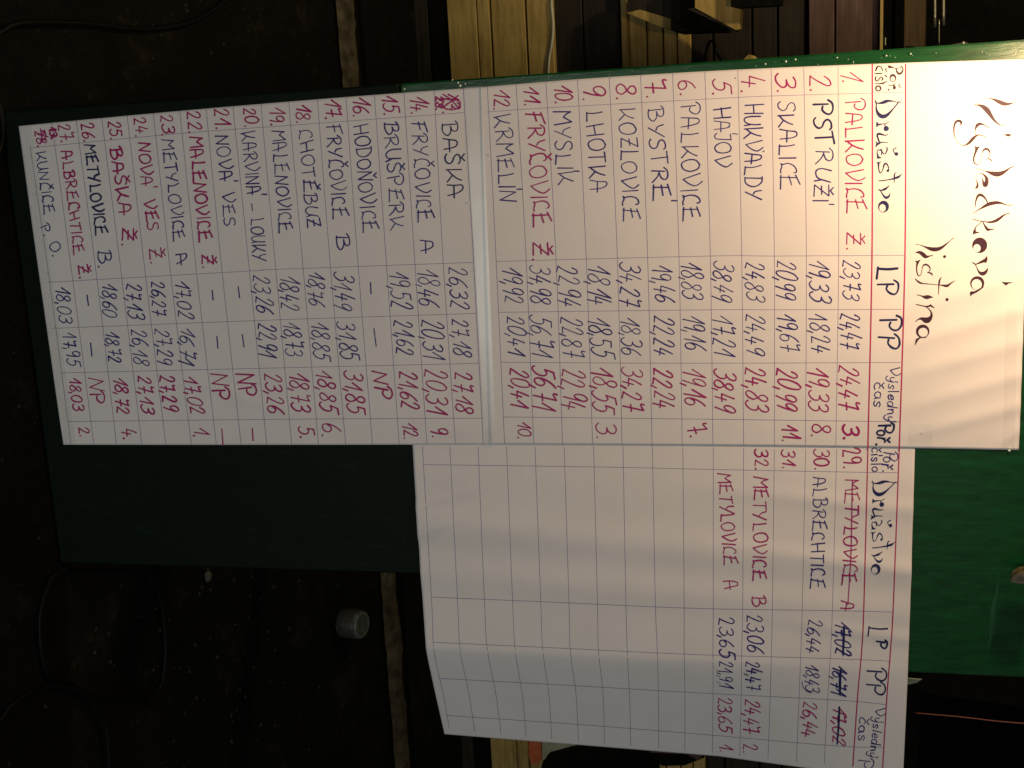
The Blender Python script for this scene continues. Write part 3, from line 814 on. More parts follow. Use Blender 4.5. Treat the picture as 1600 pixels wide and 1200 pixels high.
# ================================================================ THE PLACE
# ---------------------------------------------------------------- ground
def ground_h(x, y): return 0.004 * noise.noise(Vector((x * 2.2, y * 2.2, 3))) + 0.0015 * noise.noise(Vector((x * 14, y * 14, 1)))
gv, gf = [], []
xs = [-60, -20, -8, -4] + [-3 + i * .06 for i in range(101)] + [3.6, 6, 14, 30, 60]
ys = [-30, -8, -4, -2.5] + [-1.6 + i * .05 for i in range(49)] + [1.2, 3, 6, 12, 30, 70]
for yy in ys:
    for xx in xs: gv.append((xx, yy, ground_h(xx, yy) - .005))
for j in range(len(ys) - 1):
    for i in range(len(xs) - 1):
        a = j * len(xs) + i; gf.append((a, a + 1, a + len(xs) + 1, a + len(xs)))
ground = mesh_obj('ground', gv, gf, M_GROUND, None, True); tag(ground, kind='structure')
# worn mortar strip in the ground in front of the stall
kv, kf = [], []
N = 160
for i in range(N + 1):
    x = -1.0 + i * 3.6 / N
    yc = 0.862
    w0 = .050 + .007 * noise.noise(Vector((x * 6, 0, 0))) + .006 * noise.noise(Vector((x * 30, 3, 0)))
    w1 = .036 + .012 * noise.noise(Vector((x * 7, 9, 0))) + .010 * noise.noise(Vector((x * 34, 5, 0)))
    kv += [(x, yc - w0, .003), (x, yc - .012, .0105), (x, yc + .012, .0105), (x, yc + w1, .003)]
for i in range(N):
    for k in range(3):
        a = i * 4 + k; kf.append((a, a + 4, a + 5, a + 1))
strip = mesh_obj('pavement_edge', kv, kf, M_KERB, None, True); tag(strip, kind='structure')
# second step behind it: rough slab
sv, sf = box_geo(-1.4, 3.2, .93, 1.30, -.02, .012, .004)
slab = mesh_obj('pavement_slab', sv, sf, M_GROUND); tag(slab, kind='structure')
# grit on the asphalt
gv, gf = [], []
rg = random.Random(3)
for _ in range(900):
    x = rg.uniform(-.9, 2.1); y = rg.uniform(-.55, .80)
    r = .0016 + .0055 * rg.random() ** 3.2
    if rg.random() < .35: x = .15 + rg.gauss(1.0, .25); y = rg.gauss(.1, .2)
    b0 = len(gv); z = ground_h(x, y) - .005; a0 = rg.uniform(0, 6.28)
    for k in range(5):
        a = a0 + k * 1.2566; q = r * rg.uniform(.7, 1.2); gv.append((x + q * math.cos(a), y + q * math.sin(a), z - .001))
    gv.append((x + r * .1, y, z + r * rg.uniform(.5, .9)))
    for k in range(5): gf.append((b0 + k, b0 + (k + 1) % 5, b0 + 5))
grit = mesh_obj('grit', gv, gf, M_STONE); tag(grit, kind='stuff')
def pebble(px, py, r, label):
    c = on_ground(px, py); v_, f_ = [], []
    for j in range(5):
        for i in range(9):
            th = math.pi * (j + .0) / 4; ph = 2 * math.pi * i / 9
            q = r * (1 + .22 * noise.noise(Vector((i * 1.3, j * 2.1, px))))
            v_.append((c.x + 1.3 * q * math.sin(th) * math.cos(ph), c.y + q * math.sin(th) * math.sin(ph), c.z + .6 * r * (1 - math.cos(th)) - .004))
    for j in range(4):
        for i in range(9): f_.append((j * 9 + i, j * 9 + (i + 1) % 9, (j + 1) * 9 + (i + 1) % 9, (j + 1) * 9 + i))
    o = mesh_obj('pebble', v_, f_, M_PEB, None, True); tag(o, label, 'pebble')
M_PEB = mat_noise('pale_pebble', (.045, .042, .033), (.09, .083, .066), 90, .8)
pebble(324, 900, .011, 'pale pebble lying by the lower right edge of the green board')
pebble(98, 862, .007, 'small pebble at the foot of the green board on its right')

# dark board wall added far back to mask the grey background
far = empty('dark_backdrop', (0, 7.5, 0)); tag(far, 'dark timber wall added far behind the lit stall to mask the background', 'backdrop')
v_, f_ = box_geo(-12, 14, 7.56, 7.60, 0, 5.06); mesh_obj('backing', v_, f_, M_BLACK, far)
for i in range(24):
    z0 = i * .21
    v_, f_ = box_geo(-12, 14, 7.5 + .01 * (i % 2), 7.56, z0, z0 + .205, .004)
    mesh_obj('board', v_, f_, M_BLACK, far)

# ---------------------------------------------------------------- the stall
YW = 1.22
def zw(px, Y=YW, py=60): return on_depth(px, py, Y).z
stall = empty('wooden_stall', (.9, YW, 0))
tag(stall, 'wooden stall of horizontal boards standing behind the green notice board', 'stall')
X0, X1 = -1.15, 2.75
def board(px0, px1, mat, front=0.0, depth=.03, name='board', x0=None, x1=None, bev=.002, gap=.0012):
    Y = YW - front
    z0, z1 = zw(px0, Y) + gap, zw(px1, Y) - gap
    v_, f_ = box_geo(X0 if x0 is None else x0, X1 if x1 is None else x1, Y, Y + depth, z0, z1, bev)
    c = Vector(((X0 + X1) / 2, Y, (z0 + z1) / 2))
    return mesh_obj(name, v_, f_, mat, stall)
M_REAR = wood('tarnished_board', (.03, .018, .006), (.06, .036, .012), (.09, .055, .02))
board(636, 671, M_WOODD, .0, name='plinth_board')
board(672, 700, M_BLACK, .004, name='plinth_board')
# the dark core behind every board so the seams read black
v_, f_ = box_geo(X0, X1, YW + .032, YW + .05, 0, zw(1262), 0); mesh_obj('backing', v_, f_, M_BLACK, stall)
for a, b_, m_ in ((700.5, 746.5, M_WOOD), (747, 767, M_WOOD), (769, 822, M_WOOD), (824, 865, M_WOOD)):
    board(a, b_, m_, .012)
board(866, 911, M_WOODD, -.006); board(912, 969, M_WOODD, -.006)  # dark recess, its shade put into the boards' colour
board(970, 980, M_WOOD, .030, .05, 'ledge')
for a, b_ in ((983.5, 1010), (1011, 1035), (1036.5, 1057), (1058, 1080)):
    board(a, b_, M_WOOD, .006)
board(1081, 1113, M_WOODD, .004); board(1115, 1174, M_WOODD, .002); board(1176, 1214, M_WOODD, .002); board(1216, 1258, M_WOODD, .002)  # boards in shadow, the shadow painted as their dark tone
XE = 1.55
board(1263, 1304, M_WOODR, .020, x1=XE); board(1305, 1374, M_WOODR, .022, x1=XE)
# counter top with its bright front edge
zc = zw(1374.5, YW - .05)
v_, f_ = box_geo(X0, XE, YW - .05, YW - .042, zc, zc + .007, .001); mesh_obj('counter_edge', v_, f_, M_WOOD, stall)
v_, f_ = box_geo(X0, XE, YW - .0418, YW + .25, zc - .004, zc + .0055, .001); mesh_obj('counter_top', v_, f_, M_BLACK, stall)
board(1411, 1446, M_REAR, -.10, x1=XE, name='rear_board')
v_, f_ = box_geo(X0, XE, YW + .75, YW + .78, .9, 2.6, 0); mesh_obj('rear_wall', v_, f_, M_BLACK, stall)
for xx in (X0 - .08, XE):
    v_, f_ = box_geo(xx, xx + .08, YW + .06, YW + .14, 0, 2.6, .004); mesh_obj('post', v_, f_, M_BLACK, stall)
v_, f_ = box_geo(X0 - .3, XE + .3, YW - .25, YW + 1.0, 2.6, 2.66, .004); mesh_obj('roof', v_, f_, M_BLACK, stall)

def px_prism(name, pts, Y, depth, mat, parent=None):
    f = [on_depth(x, y, Y) for x, y in pts]; n = len(f)
    v_ = f + [p + Vector((0, depth, 0)) for p in f]
    fs = [tuple(range(n)), tuple(range(2 * n - 1, n - 1, -1))] + [(i, n + i, n + (i + 1) % n, (i + 1) % n) for i in range(n)]
    return mesh_obj(name, v_, fs, mat, parent)
# shelf bracket hanging on the stall front (top of the picture)
br = empty('folding_bench', on_depth(1060, 20, YW - .16))
tag(br, 'dark folding bench with a pale wooden end leaning on the stall', 'bench')
px_prism('seat', [(980, -30), (980, 20), (1046, 47), (1050, 47), (1050, -30)], YW - .12, .05, M_WOODD, br)
px_prism('side_rail', [(979, 20), (1000, 15), (1050, 30), (1050, 46), (1043, 46)], YW - .125, .004, M_WOOD, br)
px_prism('black_block', [(1048, -30), (1048, 46), (1052, 49), (1128, 46), (1128, 38), (1084, 12), (1084, -30)], YW - .17, .10, M_BLACK, br)  # plain black block between the seat and the end panel
px_prism('end_panel', [(1086, -30), (1086, 12), (1150, 47), (1156, 45), (1157, 14), (1142, 10), (1140, -30)], YW - .20, .028, M_WOOD, br)
px_prism('end_trim', [(1074, 14), (1086, 12), (1150, 47), (1147, 48)], YW - .198, .03, M_WOODD, br)
px_prism('clamp', [(1141, -30), (1142, 10), (1152, 12), (1220, 8), (1222, -30)], YW - .23, .03, M_BLACK, br)
cr = px_prism('wooden_block', [(1154, 98), (1160, 94), (1170, 85), (1174, 86), (1181, 99), (1178, 120), (1150, 120)], YW - .35, .05, M_WOOD)
tag(cr, 'corner of a pale wooden block peeping over the green board', 'wood block')

# things on the counter
vb = empty('cable_coil', on_depth(1110, 90, YW - .03)); tag(vb, 'loop of black cable hanging in front of the boards of the stall', 'cable')
tube_obj('loop', [on_depth(x, y, YW - .03 - .004 * i) for i, (x, y) in enumerate([(1098, 118), (1101, 92), (1106, 70), (1111, 64), (1116, 68), (1121, 84), (1128, 96), (1134, 118)])], .0038, M_RUBBER, vb)
cup = px_prism('box', [(1415, 72), (1415, 84), (1427, 84), (1428, 72)], YW - .02, .04, M_BLACK); cup.name = 'black_box'
tag(cup, 'small black box against the brown board above the counter', 'box')
M_PALE = mat_noise('pale_plastic', (.55, .56, .42), (.75, .76, .6), 50, .35)
def upright(name, px, py0, py1, r, Y, mat, label, cat):
    a, b_ = on_depth(px, py0, Y), on_depth(px, py1, Y)
    o = tube_obj(name, [a, a.lerp(b_, .5), b_], r, mat, None, 10, 2); tag(o, label, cat); return o
upright('highlight_tube', 1382, 59, 71, .0035, YW + .02, M_PALE, 'short pale tube standing in for a highlight on the counter of the stall', 'tube')  # pale tube put here as a painted highlight
for px, y1, r, lab in ((1461, 43, .004, 'dull metal rail, lower one, above the brown rear board'), (1474.5, 40, .0042, 'dull metal rail, upper and brighter one, above the brown rear board')):
    upright('metal_rail', px, -60, y1, r, YW + .12, M_METAL, lab, 'rail')['group'] = 'metal rails over the counter'
upright('thin_rod', 1467.5, 30, 71, .0016, YW + .10, M_METAL, 'thin metal rod between the two rails above the counter', 'rod')
M_PALE2 = mat_noise('greasy_wood', (.02, .014, .008), (.13, .11, .05), 60, .5)
M_CLEAR, nt, b = new_mat('smoky_plastic'); b.inputs['Base Color'].default_value = (.09, .085, .055, 1); b.inputs['Roughness'].default_value = .25
crate = empty('plastic_crate', on_depth(1490, 90, YW - .08)); tag(crate, 'smoky plastic crate on the counter just above the green board edge', 'crate')
px_prism('panel', [(1459, 74), (1482, 71), (1483, 100), (1459, 102)], YW - .10, .004, M_CLEAR, crate)
px_prism('panel', [(1483, 70.5), (1505, 66), (1506, 100), (1484, 101)], YW - .09, .004, M_CLEAR, crate)
px_prism('rib', [(1504.5, 65), (1507, 65), (1508, 100), (1505, 100)], YW - .105, .012, M_PALE, crate)
px_prism('panel', [(1508, 65), (1530, 75), (1530, 98), (1508, 99)], YW - .07, .004, M_CLEAR, crate)

# right of the board: package, dark timber, thin lit edge
M_ORANGE = mat_noise('orange_print', (.42, .09, .03), (.55, .14, .05), 30, .5)
M_CREAM = mat_noise('cream_print', (.30, .30, .20), (.42, .42, .30), 30, .5)
pk = empty('package', on_depth(860, 1170, YW - .10)); tag(pk, 'orange and cream package leaning on the stall below the loose sheet', 'package')
px_prism('orange_end', [(826, 1140), (845, 1140), (846, 1186), (840, 1194), (830, 1193), (826, 1180)], YW - .10, .05, M_ORANGE, pk)
px_prism('cream_side', [(847, 1140), (911, 1160), (911, 1173), (880, 1180), (847, 1187)], YW - .098, .046, M_CREAM, pk)
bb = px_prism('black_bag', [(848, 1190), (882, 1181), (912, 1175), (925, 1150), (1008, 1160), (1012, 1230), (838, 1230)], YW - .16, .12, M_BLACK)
tag(bb, 'black shape beside the orange and cream package at the stall', 'bag')
sh = empty('leather_case', on_depth(1050, 1180, YW - .12)); tag(sh, 'brown rounded case just below the loose sheet, right of the black bag', 'case')
px_prism('front', [(1012, 1160), (1040, 1168), (1096, 1174), (1100, 1184), (1070, 1196), (1036, 1197), (1024, 1190), (1018, 1180), (1011, 1176)], YW - .12, .05, M_BLACK, sh)
px_prism('strap', [(1012, 1165), (1092, 1172), (1098, 1180), (1090, 1188), (1084, 1184), (1070, 1178), (1014, 1176)], YW - .124, .004, M_WOODR, sh)
wedge = px_prism('torn_card', [(1405, 1059), (1428, 1061), (1440, 1062), (1432, 1067), (1408, 1072)], .42, .004, M_PALE)
tag(wedge, 'pale pointed scrap of card sticking out by the loose sheet corner', 'card')
ed = tube_obj('lit_edge', [on_depth(1430, 1114, .9), on_depth(1500, 1120, .9), on_depth(1560, 1127, .9), on_depth(1640, 1133, .9)], .0016,
              mat_noise('lit_edge_orange', (.20, .05, .022), (.26, .07, .035), 30, .5))  # lit edge of a pole, its light put into an orange tube
tag(ed, 'thin orange line standing in for a lit pole edge in the dark right of the board', 'lit edge')
dk = px_prism('dark_block', [(1376, 1040), (1420, 1036), (1424, 1230), (1376, 1230)], 1.15, .3, M_BLACK)  # plain black block filling the space past the sheet corner
tag(dk, 'black block in the dark right of the green board', 'block')

# ---------------------------------------------------------------- cables and roll on the ground
def gcable(name, pts, r, label, z=0.0, **kw):
    P = [on_ground(x, y, r + z + .001) for x, y in pts]
    o = tube_obj(name, P, r, M_RUBBER, None, 8, 8); tag(o, label, 'cable', 'black cables lying on the asphalt'); return o
gcable('cable', [(-30, 72), (0, 51), (25, 38), (60, 35), (110, 36), (150, 38), (195, 44), (240, 45), (290, 37), (330, 18), (370, -15)], .0055, 'black cable snaking over the asphalt left of the board foot')
gcable('cable', [(-5, 150), (2, 175), (5, 200), (2, 225), (-8, 250)], .0045, 'short arc of black cable beside the lower left corner of the board')
gcable('cable', [(190, 1093), (150, 1086), (118, 1072), (80, 1060), (66, 1020), (63, 970), (70, 930), (85, 898), (115, 884), (160, 884), (215, 886), (238, 905), (252, 940), (259, 1000), (257, 1050), (248, 1076), (220, 1090), (188, 1092)], .0048, 'black cable laid in a rounded loop right of the board foot')
gcable('cable', [(-20, 1150), (0, 1125), (20, 1100), (50, 1080), (85, 1070), (120, 1076), (148, 1095), (164, 1125), (170, 1170), (172, 1230)], .0048, 'black cable curving towards the lower right corner of the frame', .009)
# white cable across the stall boards
wp = [(868, -40), (862, 0), (863, 20), (864.5, 45), (862, 70), (858.5, 90), (857, 112), (856, 150), (858, 220)]
wc = tube_obj('white_cable', [on_depth(x, y, YW - .020) for x, y in wp], .0035, M_WHITECABLE, None, 8, 6)
tag(wc, 'whitish cable running along the pale boards of the stall', 'cable')
# white roll of tape standing on the ground
rc_ = on_ground(534, 972); ROLLR, ROLLH = .040, .062
roll = empty('tape_roll', (rc_.x, rc_.y, 0)); tag(roll, 'whitish round tub with a lined lid standing on the asphalt right of the board', 'tub')
M_TUB = mat_noise('grey_white_plastic', (.028, .028, .025), (.045, .045, .040), 60, .5)
M_LID = mat_noise('pale_lid', (.07, .085, .09), (.10, .12, .125), 60, .45)
def lathe(name, prof, c, mat, parent, seg=40):
    v_, f_ = [], []
    for r, z in prof:
        for k in range(seg): a = 2 * math.pi * k / seg; v_.append((c.x + r * math.cos(a), c.y + r * math.sin(a), z))
    for j in range(len(prof) - 1):
        for k in range(seg): f_.append((j * seg + k, j * seg + (k + 1) % seg, (j + 1) * seg + (k + 1) % seg, (j + 1) * seg + k))
    f_.append(tuple((len(prof) - 1) * seg + k for k in range(seg)))
    return mesh_obj(name, v_, f_, mat, parent, True)
lathe('body', [(ROLLR * .86, .002), (ROLLR * .98, .008), (ROLLR, .03), (ROLLR * .99, ROLLH - .006), (ROLLR * .95, ROLLH - .001)], rc_, M_TUB, roll)
lathe('lid', [(ROLLR * .90, ROLLH - .001), (ROLLR * .90, ROLLH + .004), (ROLLR * .86, ROLLH + .006), (ROLLR * .80, ROLLH + .005)], rc_, M_LID, roll)
for k, (yy, hw) in enumerate(((-.016, .022), (-.005, .028), (.008, .026), (.018, .018))):
    v_, f_ = box_geo(rc_.x - hw, rc_.x + hw, rc_.y + yy - .0018, rc_.y + yy + .0018, ROLLH + .0045, ROLLH + .0062)
    mesh_obj('printed_line', v_, f_, M_TUB, roll)

# ---------------------------------------------------------------- the green board
gb = empty('notice_board', W(.42, -FOOT, 0)); tag(gb, 'dark green painted wooden board leaning back with three result sheets taped on', 'notice board')
def slab_obj(name, s0, s1, t0, t1, n0, n1, mat, bev=.003, parent=gb):
    b2 = bev
    prof = [(s0 + b2, t0), (s1 - b2, t0), (s1, t0 + b2), (s1, t1 - b2), (s1 - b2, t1), (s0 + b2, t1), (s0, t1 - b2), (s0, t0 + b2)]
    inner = [(s0 + 2 * b2, t0 + b2), (s1 - 2 * b2, t0 + b2), (s1 - b2, t0 + 2 * b2), (s1 - b2, t1 - 2 * b2), (s1 - 2 * b2, t1 - b2), (s0 + 2 * b2, t1 - b2), (s0 + b2, t1 - 2 * b2), (s0 + b2, t0 + 2 * b2)]
    vs_ = [W(a, c, n0) for a, c in prof] + [W(a, c, n1 - b2) for a, c in prof] + [W(a, c, n1) for a, c in inner]
    fs_ = [tuple(range(7, -1, -1))] + [(i, (i + 1) % 8, 8 + (i + 1) % 8, 8 + i) for i in range(8)] + [(8 + i, 8 + (i + 1) % 8, 16 + (i + 1) % 8, 16 + i) for i in range(8)] + [tuple(range(16, 24))]
    return mesh_obj(name, vs_, fs_, mat, parent)
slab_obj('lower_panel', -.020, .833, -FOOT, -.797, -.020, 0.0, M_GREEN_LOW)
slab_obj('upper_panel', -.020, .979, -.795, .245, -.020, 0.0, M_GREEN)
# back struts so it really stands
for s0 in (.08, .70):
    top = W(s0, -.15, -.02); foot = Vector((s0, top.y + .42, 0.012)); d = Vector((.02, 0, 0))
    e = Vector((0, .012, .012))
    v_ = [top - d - e, top + d - e, top + d + e, top - d + e, foot - d - e, foot + d - e, foot + d + e, foot - d + e]
    mesh_obj('rear_strut', v_, [(0, 1, 2, 3), (4, 7, 6, 5), (0, 4, 5, 1), (1, 5, 6, 2), (2, 6, 7, 3), (3, 7, 4, 0)], M_WOODD, gb)
# a long scratch of paint
def flat_at(x, y, n): return W(*hit(x, y, n, None))
def flat_ribbon(name, pts, n, mat, parent):
    q = smooth(pts); v_, f_ = [], []
    for i, (x, y, w) in enumerate(q):
        a, b2 = q[max(0, i - 1)], q[min(len(q) - 1, i + 1)]; dx, dy = b2[0] - a[0], b2[1] - a[1]; l = math.hypot(dx, dy)
        v_ += [flat_at(x - dy / l * w / 2, y + dx / l * w / 2, n), flat_at(x + dy / l * w / 2, y - dx / l * w / 2, n)]
    for i in range(len(q) - 1): f_.append((2 * i, 2 * i + 1, 2 * i + 3, 2 * i + 2))
    return mesh_obj(name, v_, f_, mat, parent)
M_SCUFF = mat_noise('paler_green_paint', (.003, .052, .014), (.005, .070, .020), 60, .4)
flat_ribbon('paint_streak', [(1561, 895, 1.5), (1557, 925, 4), (1551, 955, 7), (1549, 985, 5), (1545, 1010, 3), (1544, 1016, 1)], .0006, M_SCUFF, gb)
flat_ribbon('scratch', [(1426, 799, .8), (1440, 798.5, 1.2), (1464, 797.6, 1.0)], .0006, M_SCUFF, gb)

# ---------------------------------------------------------------- paper sheets
def sheet(name, quad, off, label, ns, nt_):
    """quad: edge points in (s, t): TL, TR, BR, BL with optional middles of the left and right edges"""
    (TL, ML, BL), (TR, MR, BR) = quad
    def edge(a, m_, b_, v): # quadratic through a (v=0), m (v=.5), b (v=1)
        return tuple(a[i] * (2 * v - 1) * (v - 1) + m_[i] * 4 * v * (1 - v) + b_[i] * v * (2 * v - 1) for i in range(2))
    vs_, fs_ = [], []
    for j in range(nt_ + 1):
        v = j / nt_; l, r = edge(TL, ML, BL, v), edge(TR, MR, BR, v)
        for i in range(ns + 1):
            u = i / ns; s = l[0] + (r[0] - l[0]) * u; t = l[1] + (r[1] - l[1]) * u
            vs_.append(W(s, t, relief(s, t) + off))
    for j in range(nt_):
        for i in range(ns):
            a = j * (ns + 1) + i; fs_.append((a, a + ns + 1, a + ns + 2, a + 1))
    root = empty('result_sheet', W((TL[0] + TR[0]) / 2, BL[1], 0)); tag(root, label, 'result sheet', 'handwritten result sheets')
    o = mesh_obj('paper', vs_, fs_, M_PAPER, root, True)
    md = o.modifiers.new('thickness', 'SOLIDIFY'); md.thickness = .00025; md.offset = -1
    return root
def st(x, y): return hit(x, y)[:2]
TL1 = st(1600, 92.6); d1 = .012
S1 = sheet('heading_sheet', [((TL1[0] + .0005, TL1[1] + d1), st(1120, 110.5), st(749.5, 136.5)), ((st(1592, 703)[0], TL1[1] + d1), st(1200, 696.8), st(765, 694))], OFF1,
           'topmost white result sheet with the large calligraphic heading and rows 1 to 12', 150, 210)
S2 = sheet('second_sheet', [((st(749, 136.5)[0], -.625), st(400, 163), st(29.5, 197)), ((st(765, 694)[0], -.625), st(400, 695), st(99.5, 694.7))], OFF2,
           'lower white result sheet with rows 13 to 28 taped under the heading sheet', 150, 210)
tR, bR = -.004, -.8215
S3 = sheet('right_sheet', [((.565, st(1430, 702)[1]), (.565, -.40), (.565, st(645, 700)[1])), ((1.186, .012), (1.186, -.40), (1.186, -.818))], OFF3,
           'mostly empty white result sheet on the right, its loose edge bending back past the board', 190, 210)
SH = {'1': (S1, OFF1), '2': (S2, OFF2), '3': (S3, OFF3)}
MATS = {'b': M_BLUE, 'r': M_RED, 'n': M_NAVY}
for line in TXT.strip().splitlines():
    sh_, z, s, pos, h, c, w, sl, nm = line.split('|')
    x0, y0, x1, y1 = map(float, pos.split())
    root, off = SH[sh_]
    k = Ink(off + INKUP)
    k.text(s, Z[z](x0, y0), Z[z](x1, y1), float(h) / ZS[z], float(w), float(sl))
    k.build(nm, MATS[c], root)
write_calli(CALLI_TITLE_1, OFF1 + INKUP).build('heading_writing', M_TITLE, S1)
write_calli(CALLI_TITLE_2, OFF1 + INKUP).build('heading_writing', M_TITLE, S1)
write_calli(CALLI_CISLO, OFF1 + INKUP).build('column_heading', M_TITLE, S1)
write_calli(CALLI_DRUZSTVO, OFF1 + INKUP).build('column_heading', M_NAVY, S1)
def mv(x, y):
    dy = y - 156
    return (1362.5 + (x - 1367 - dy * 5.5 / 176) * .97 - dy / 176 * 2.5, 751 + dy * 146 / 176)
write_calli(CALLI_DRUZSTVO, OFF3 + INKUP, mv, .9).build('column_heading', M_NAVY, S3)
# crossings-out and stray pen marks
def marks(name, z, off, strokes, mat, root):
    k = Ink(off + INKUP + .0004)
    for st_ in strokes:
        k.ribbon(smooth([Z[z](x, y) + (w,) for x, y, w in st_]))
    k.build(name, mat, root)
marks('crossing_out', '9', OFF3, [[(1008, 282, 1.6), (1004, 500, 1.7), (998, 760, 1.7), (980, 1060, 1.5)]], M_RED, S3)
marks('crossing_out', '0', OFF3, [[(957, 150, 2.4), (954, 240, 3.2), (950, 335, 2.2)], [(936, 418, 2.6), (930, 500, 4.2), (930, 582, 3.0)],
                                  [(926, 660, 2.8), (922, 760, 3.2), (912, 890, 2.4)], [(950, 165, 1.5), (946, 330, 1.5)]], M_NAVY, S3)
marks('pen_mark', '0', OFF3, [[(692, 500, 1.1), (700, 535, 1.1), (722, 560, 1.1), (752, 572, 1.0)], [(158, 432, .8), (180, 440, .8)], [(156, 462, .8), (182, 472, .8)], [(160, 500, .7), (180, 512, .7)]], M_BLUE, S3)
marks('crossing_out', '5', OFF2, [[(1190, 180, 2.0), (1240, 215, 2.0), (1285, 265, 2.0)], [(1280, 188, 2.0), (1235, 225, 2.0), (1185, 262, 2.2)], [(1210, 240, 2.0), (1260, 215, 2.0), (1292, 228, 1.8), (1280, 262, 1.8), (1240, 275, 1.8)]], M_RED, S2)
marks('crossing_out', '7', OFF2, [[(240, 158, 1.8), (248, 205, 2.2), (240, 245, 1.8)], [(262, 165, 2.4), (272, 200, 2.4), (262, 225, 2.2)], [(222, 190, 1.6), (285, 205, 1.8)], [(300, 160, 2.4), (330, 170, 2.4)], [(310, 195, 2.4), (325, 205, 2.6)]], M_RED, S2)

# ruled lines, each measured on the photograph, drawn on the sheet it belongs to
def qline(pts, n=24):
    """smooth line through measured points"""
    return [(x, y) for x, y in smooth([(float(a), float(b_)) for a, b_ in pts])]
def rule(pts, off, mat, root, w=.76, name='ruled_line'):
    q = []
    for i in range(len(pts) - 1):
        m_ = max(2, int(math.dist(pts[i], pts[i + 1]) / 6))
    P = smooth([(float(a), float(b_)) for a, b_ in pts])
    # densify
    D_ = [P[0]]
    for p in P[1:]:
        d = math.dist(p, D_[-1]); m_ = max(1, int(d / 5))
        p0 = D_[-1]
        for j in range(1, m_ + 1): D_.append((p0[0] + (p[0] - p0[0]) * j / m_, p0[1] + (p[1] - p0[1]) * j / m_))
    k = Ink(off + .00012)
    k.ribbon([(x, y, w) for x, y in D_]); k.build(name, mat, root)
rows1 = [((1415,101),(1414,400),(1405,702)),((1363,101),(1362.5,400),(1356,701)),((1309.6,105),(1310.5,400),(1306,698)),((1256,106),(1260,400),(1258.5,698)),((1205,108),(1210,400),(1210,697)),
 ((1153,109.5),(1159,400),(1162,696.5)),((1101.4,112),(1110,400),(1114,696)),((1051,115),(1061,400),(1066,696)),((1001,118),(1012,400),(1019,696)),((952,121),(964.6,400),(972,695.5)),
 ((902.5,125),(916,400),(926,695)),((853,128.5),(868.6,400),(879,695)),((806.5,132),(822,400),(834,694)),((761.5,135),(775,400),(788.5,694))]
for i, p in enumerate(rows1): rule(p, OFF1, M_REDLINE if i < 2 else M_RULE, S1, 2.3 if i < 2 else .76)
rows2 = [((724,137),(739.6,400),(755,692)),((678.4,140.5),(692,400),(711.5,692)),((631,144),(647.7,400),(667,694)),((585,147.5),(603,400),(623.7,694)),((540.6,151),(558.5,400),(582,694)),
 ((496,154.5),(515,400),(540,694)),((451,158.5),(472,400),(497.6,694)),((407.6,162.5),(429,400),(455.7,694)),((364,166),(390,425),(416.7,694)),((322,170),(348.7,440),(376.7,694)),
 ((281,173.5),(308.7,440),(338,694)),((239.6,177.5),(268,440),(298.8,694)),((198.7,181),(228.5,440),(259,694)),((159,185),(191,440),(221.5,694)),((119,188.5),(152,440),(182,694)),
 ((81,192),(114,440),(146.5,694)),((47,228),(77.5,440),(110.8,694))]
for p in rows2: rule(p, OFF2, M_RULE, S2)
cols1 = [((1415,144),(1205,150),(1101,155),(853,168.6),(761,175)),((1413,399),(1210,400),(1110,400),(775,408.5)),((1409,483.4),(1210,484),(1114,484),(780,488)),
 ((1407,566.4),(1062,567.5),(784,566)),((1406,659),(1064,654.5),(787,651.5))]
for p in cols1: rule(p, OFF1, M_RULE, S1)
cols2 = [((724,176),(451,196),(281,208.6),(49,231)),((740,410),(430,421),(390,423.5),(76.7,441)),((744,489.7),(438,499.6),(85,513)),((749,567.6),(445,574.6),(97,582.7)),((754,653.4),(458,655),(107,658.7))]
for p in cols2: rule(p, OFF2, M_RULE, S2)
top3 = [(1405,703),(1356,703),(1307.5,702),(1258.8,702),(1210,702),(1162,701),(1114.5,700),(1067,699),(1019.4,698),(973.5,698),(927.6,698),(881.6,698),(836,698),(791.5,698),(747,698),(703,698),(660,698)]
m950 = [1396,1350,1301,1253.8,1207,1160.5,1114.5,1069,1024,978,933.5,889,845,801,757,715,674.5]
m1015 = [1391.5,1346.5,1298,1251.5,1205.5,1159,1114,1069,1027,980,935,891,848,805,761.6,719,678]
end3 = [(1379,1204),(1332.5,1200),(1288,1196),(1244.5,1193),(1200,1189),(1155.8,1184),(1113,1179),(1070,1175.5),(1029,1172),(985.6,1168.5),(944.5,1165),(904,1161.5),(862,1157.5),(822,1153.5),(783,1150),(741.7,1146),(702,1141)]
for i in range(17):
    p = (top3[i], (m950[i], 940), (m1015[i], 1015), ((m1015[i] + end3[i][0]) / 2 + (2.5 if i > 9 else .76), 1085), (end3[i][0], end3[i][1] - 3))
    rule(p, OFF3, M_REDLINE if i < 2 else M_RULE, S3, 2.0 if i < 2 else .76)
cols3 = [((1402,738.5),(1350,738),(1114,733.5),(928,729.5),(662,726)),((1397,956.5),(1300,954),(1085,950.5),(867,941),(675,933)),((1390,1033),(1300,1029),(1080,1022.5),(891,1013.5),(678,1003.5)),
 ((1385,1101),(1310,1094),(1080,1082),(890,1071),(686,1060)),((1381,1168),(1300,1165),(1080,1146),(890,1131),(698,1118))]
for p in cols3: rule(p, OFF3, M_RULE, S3)

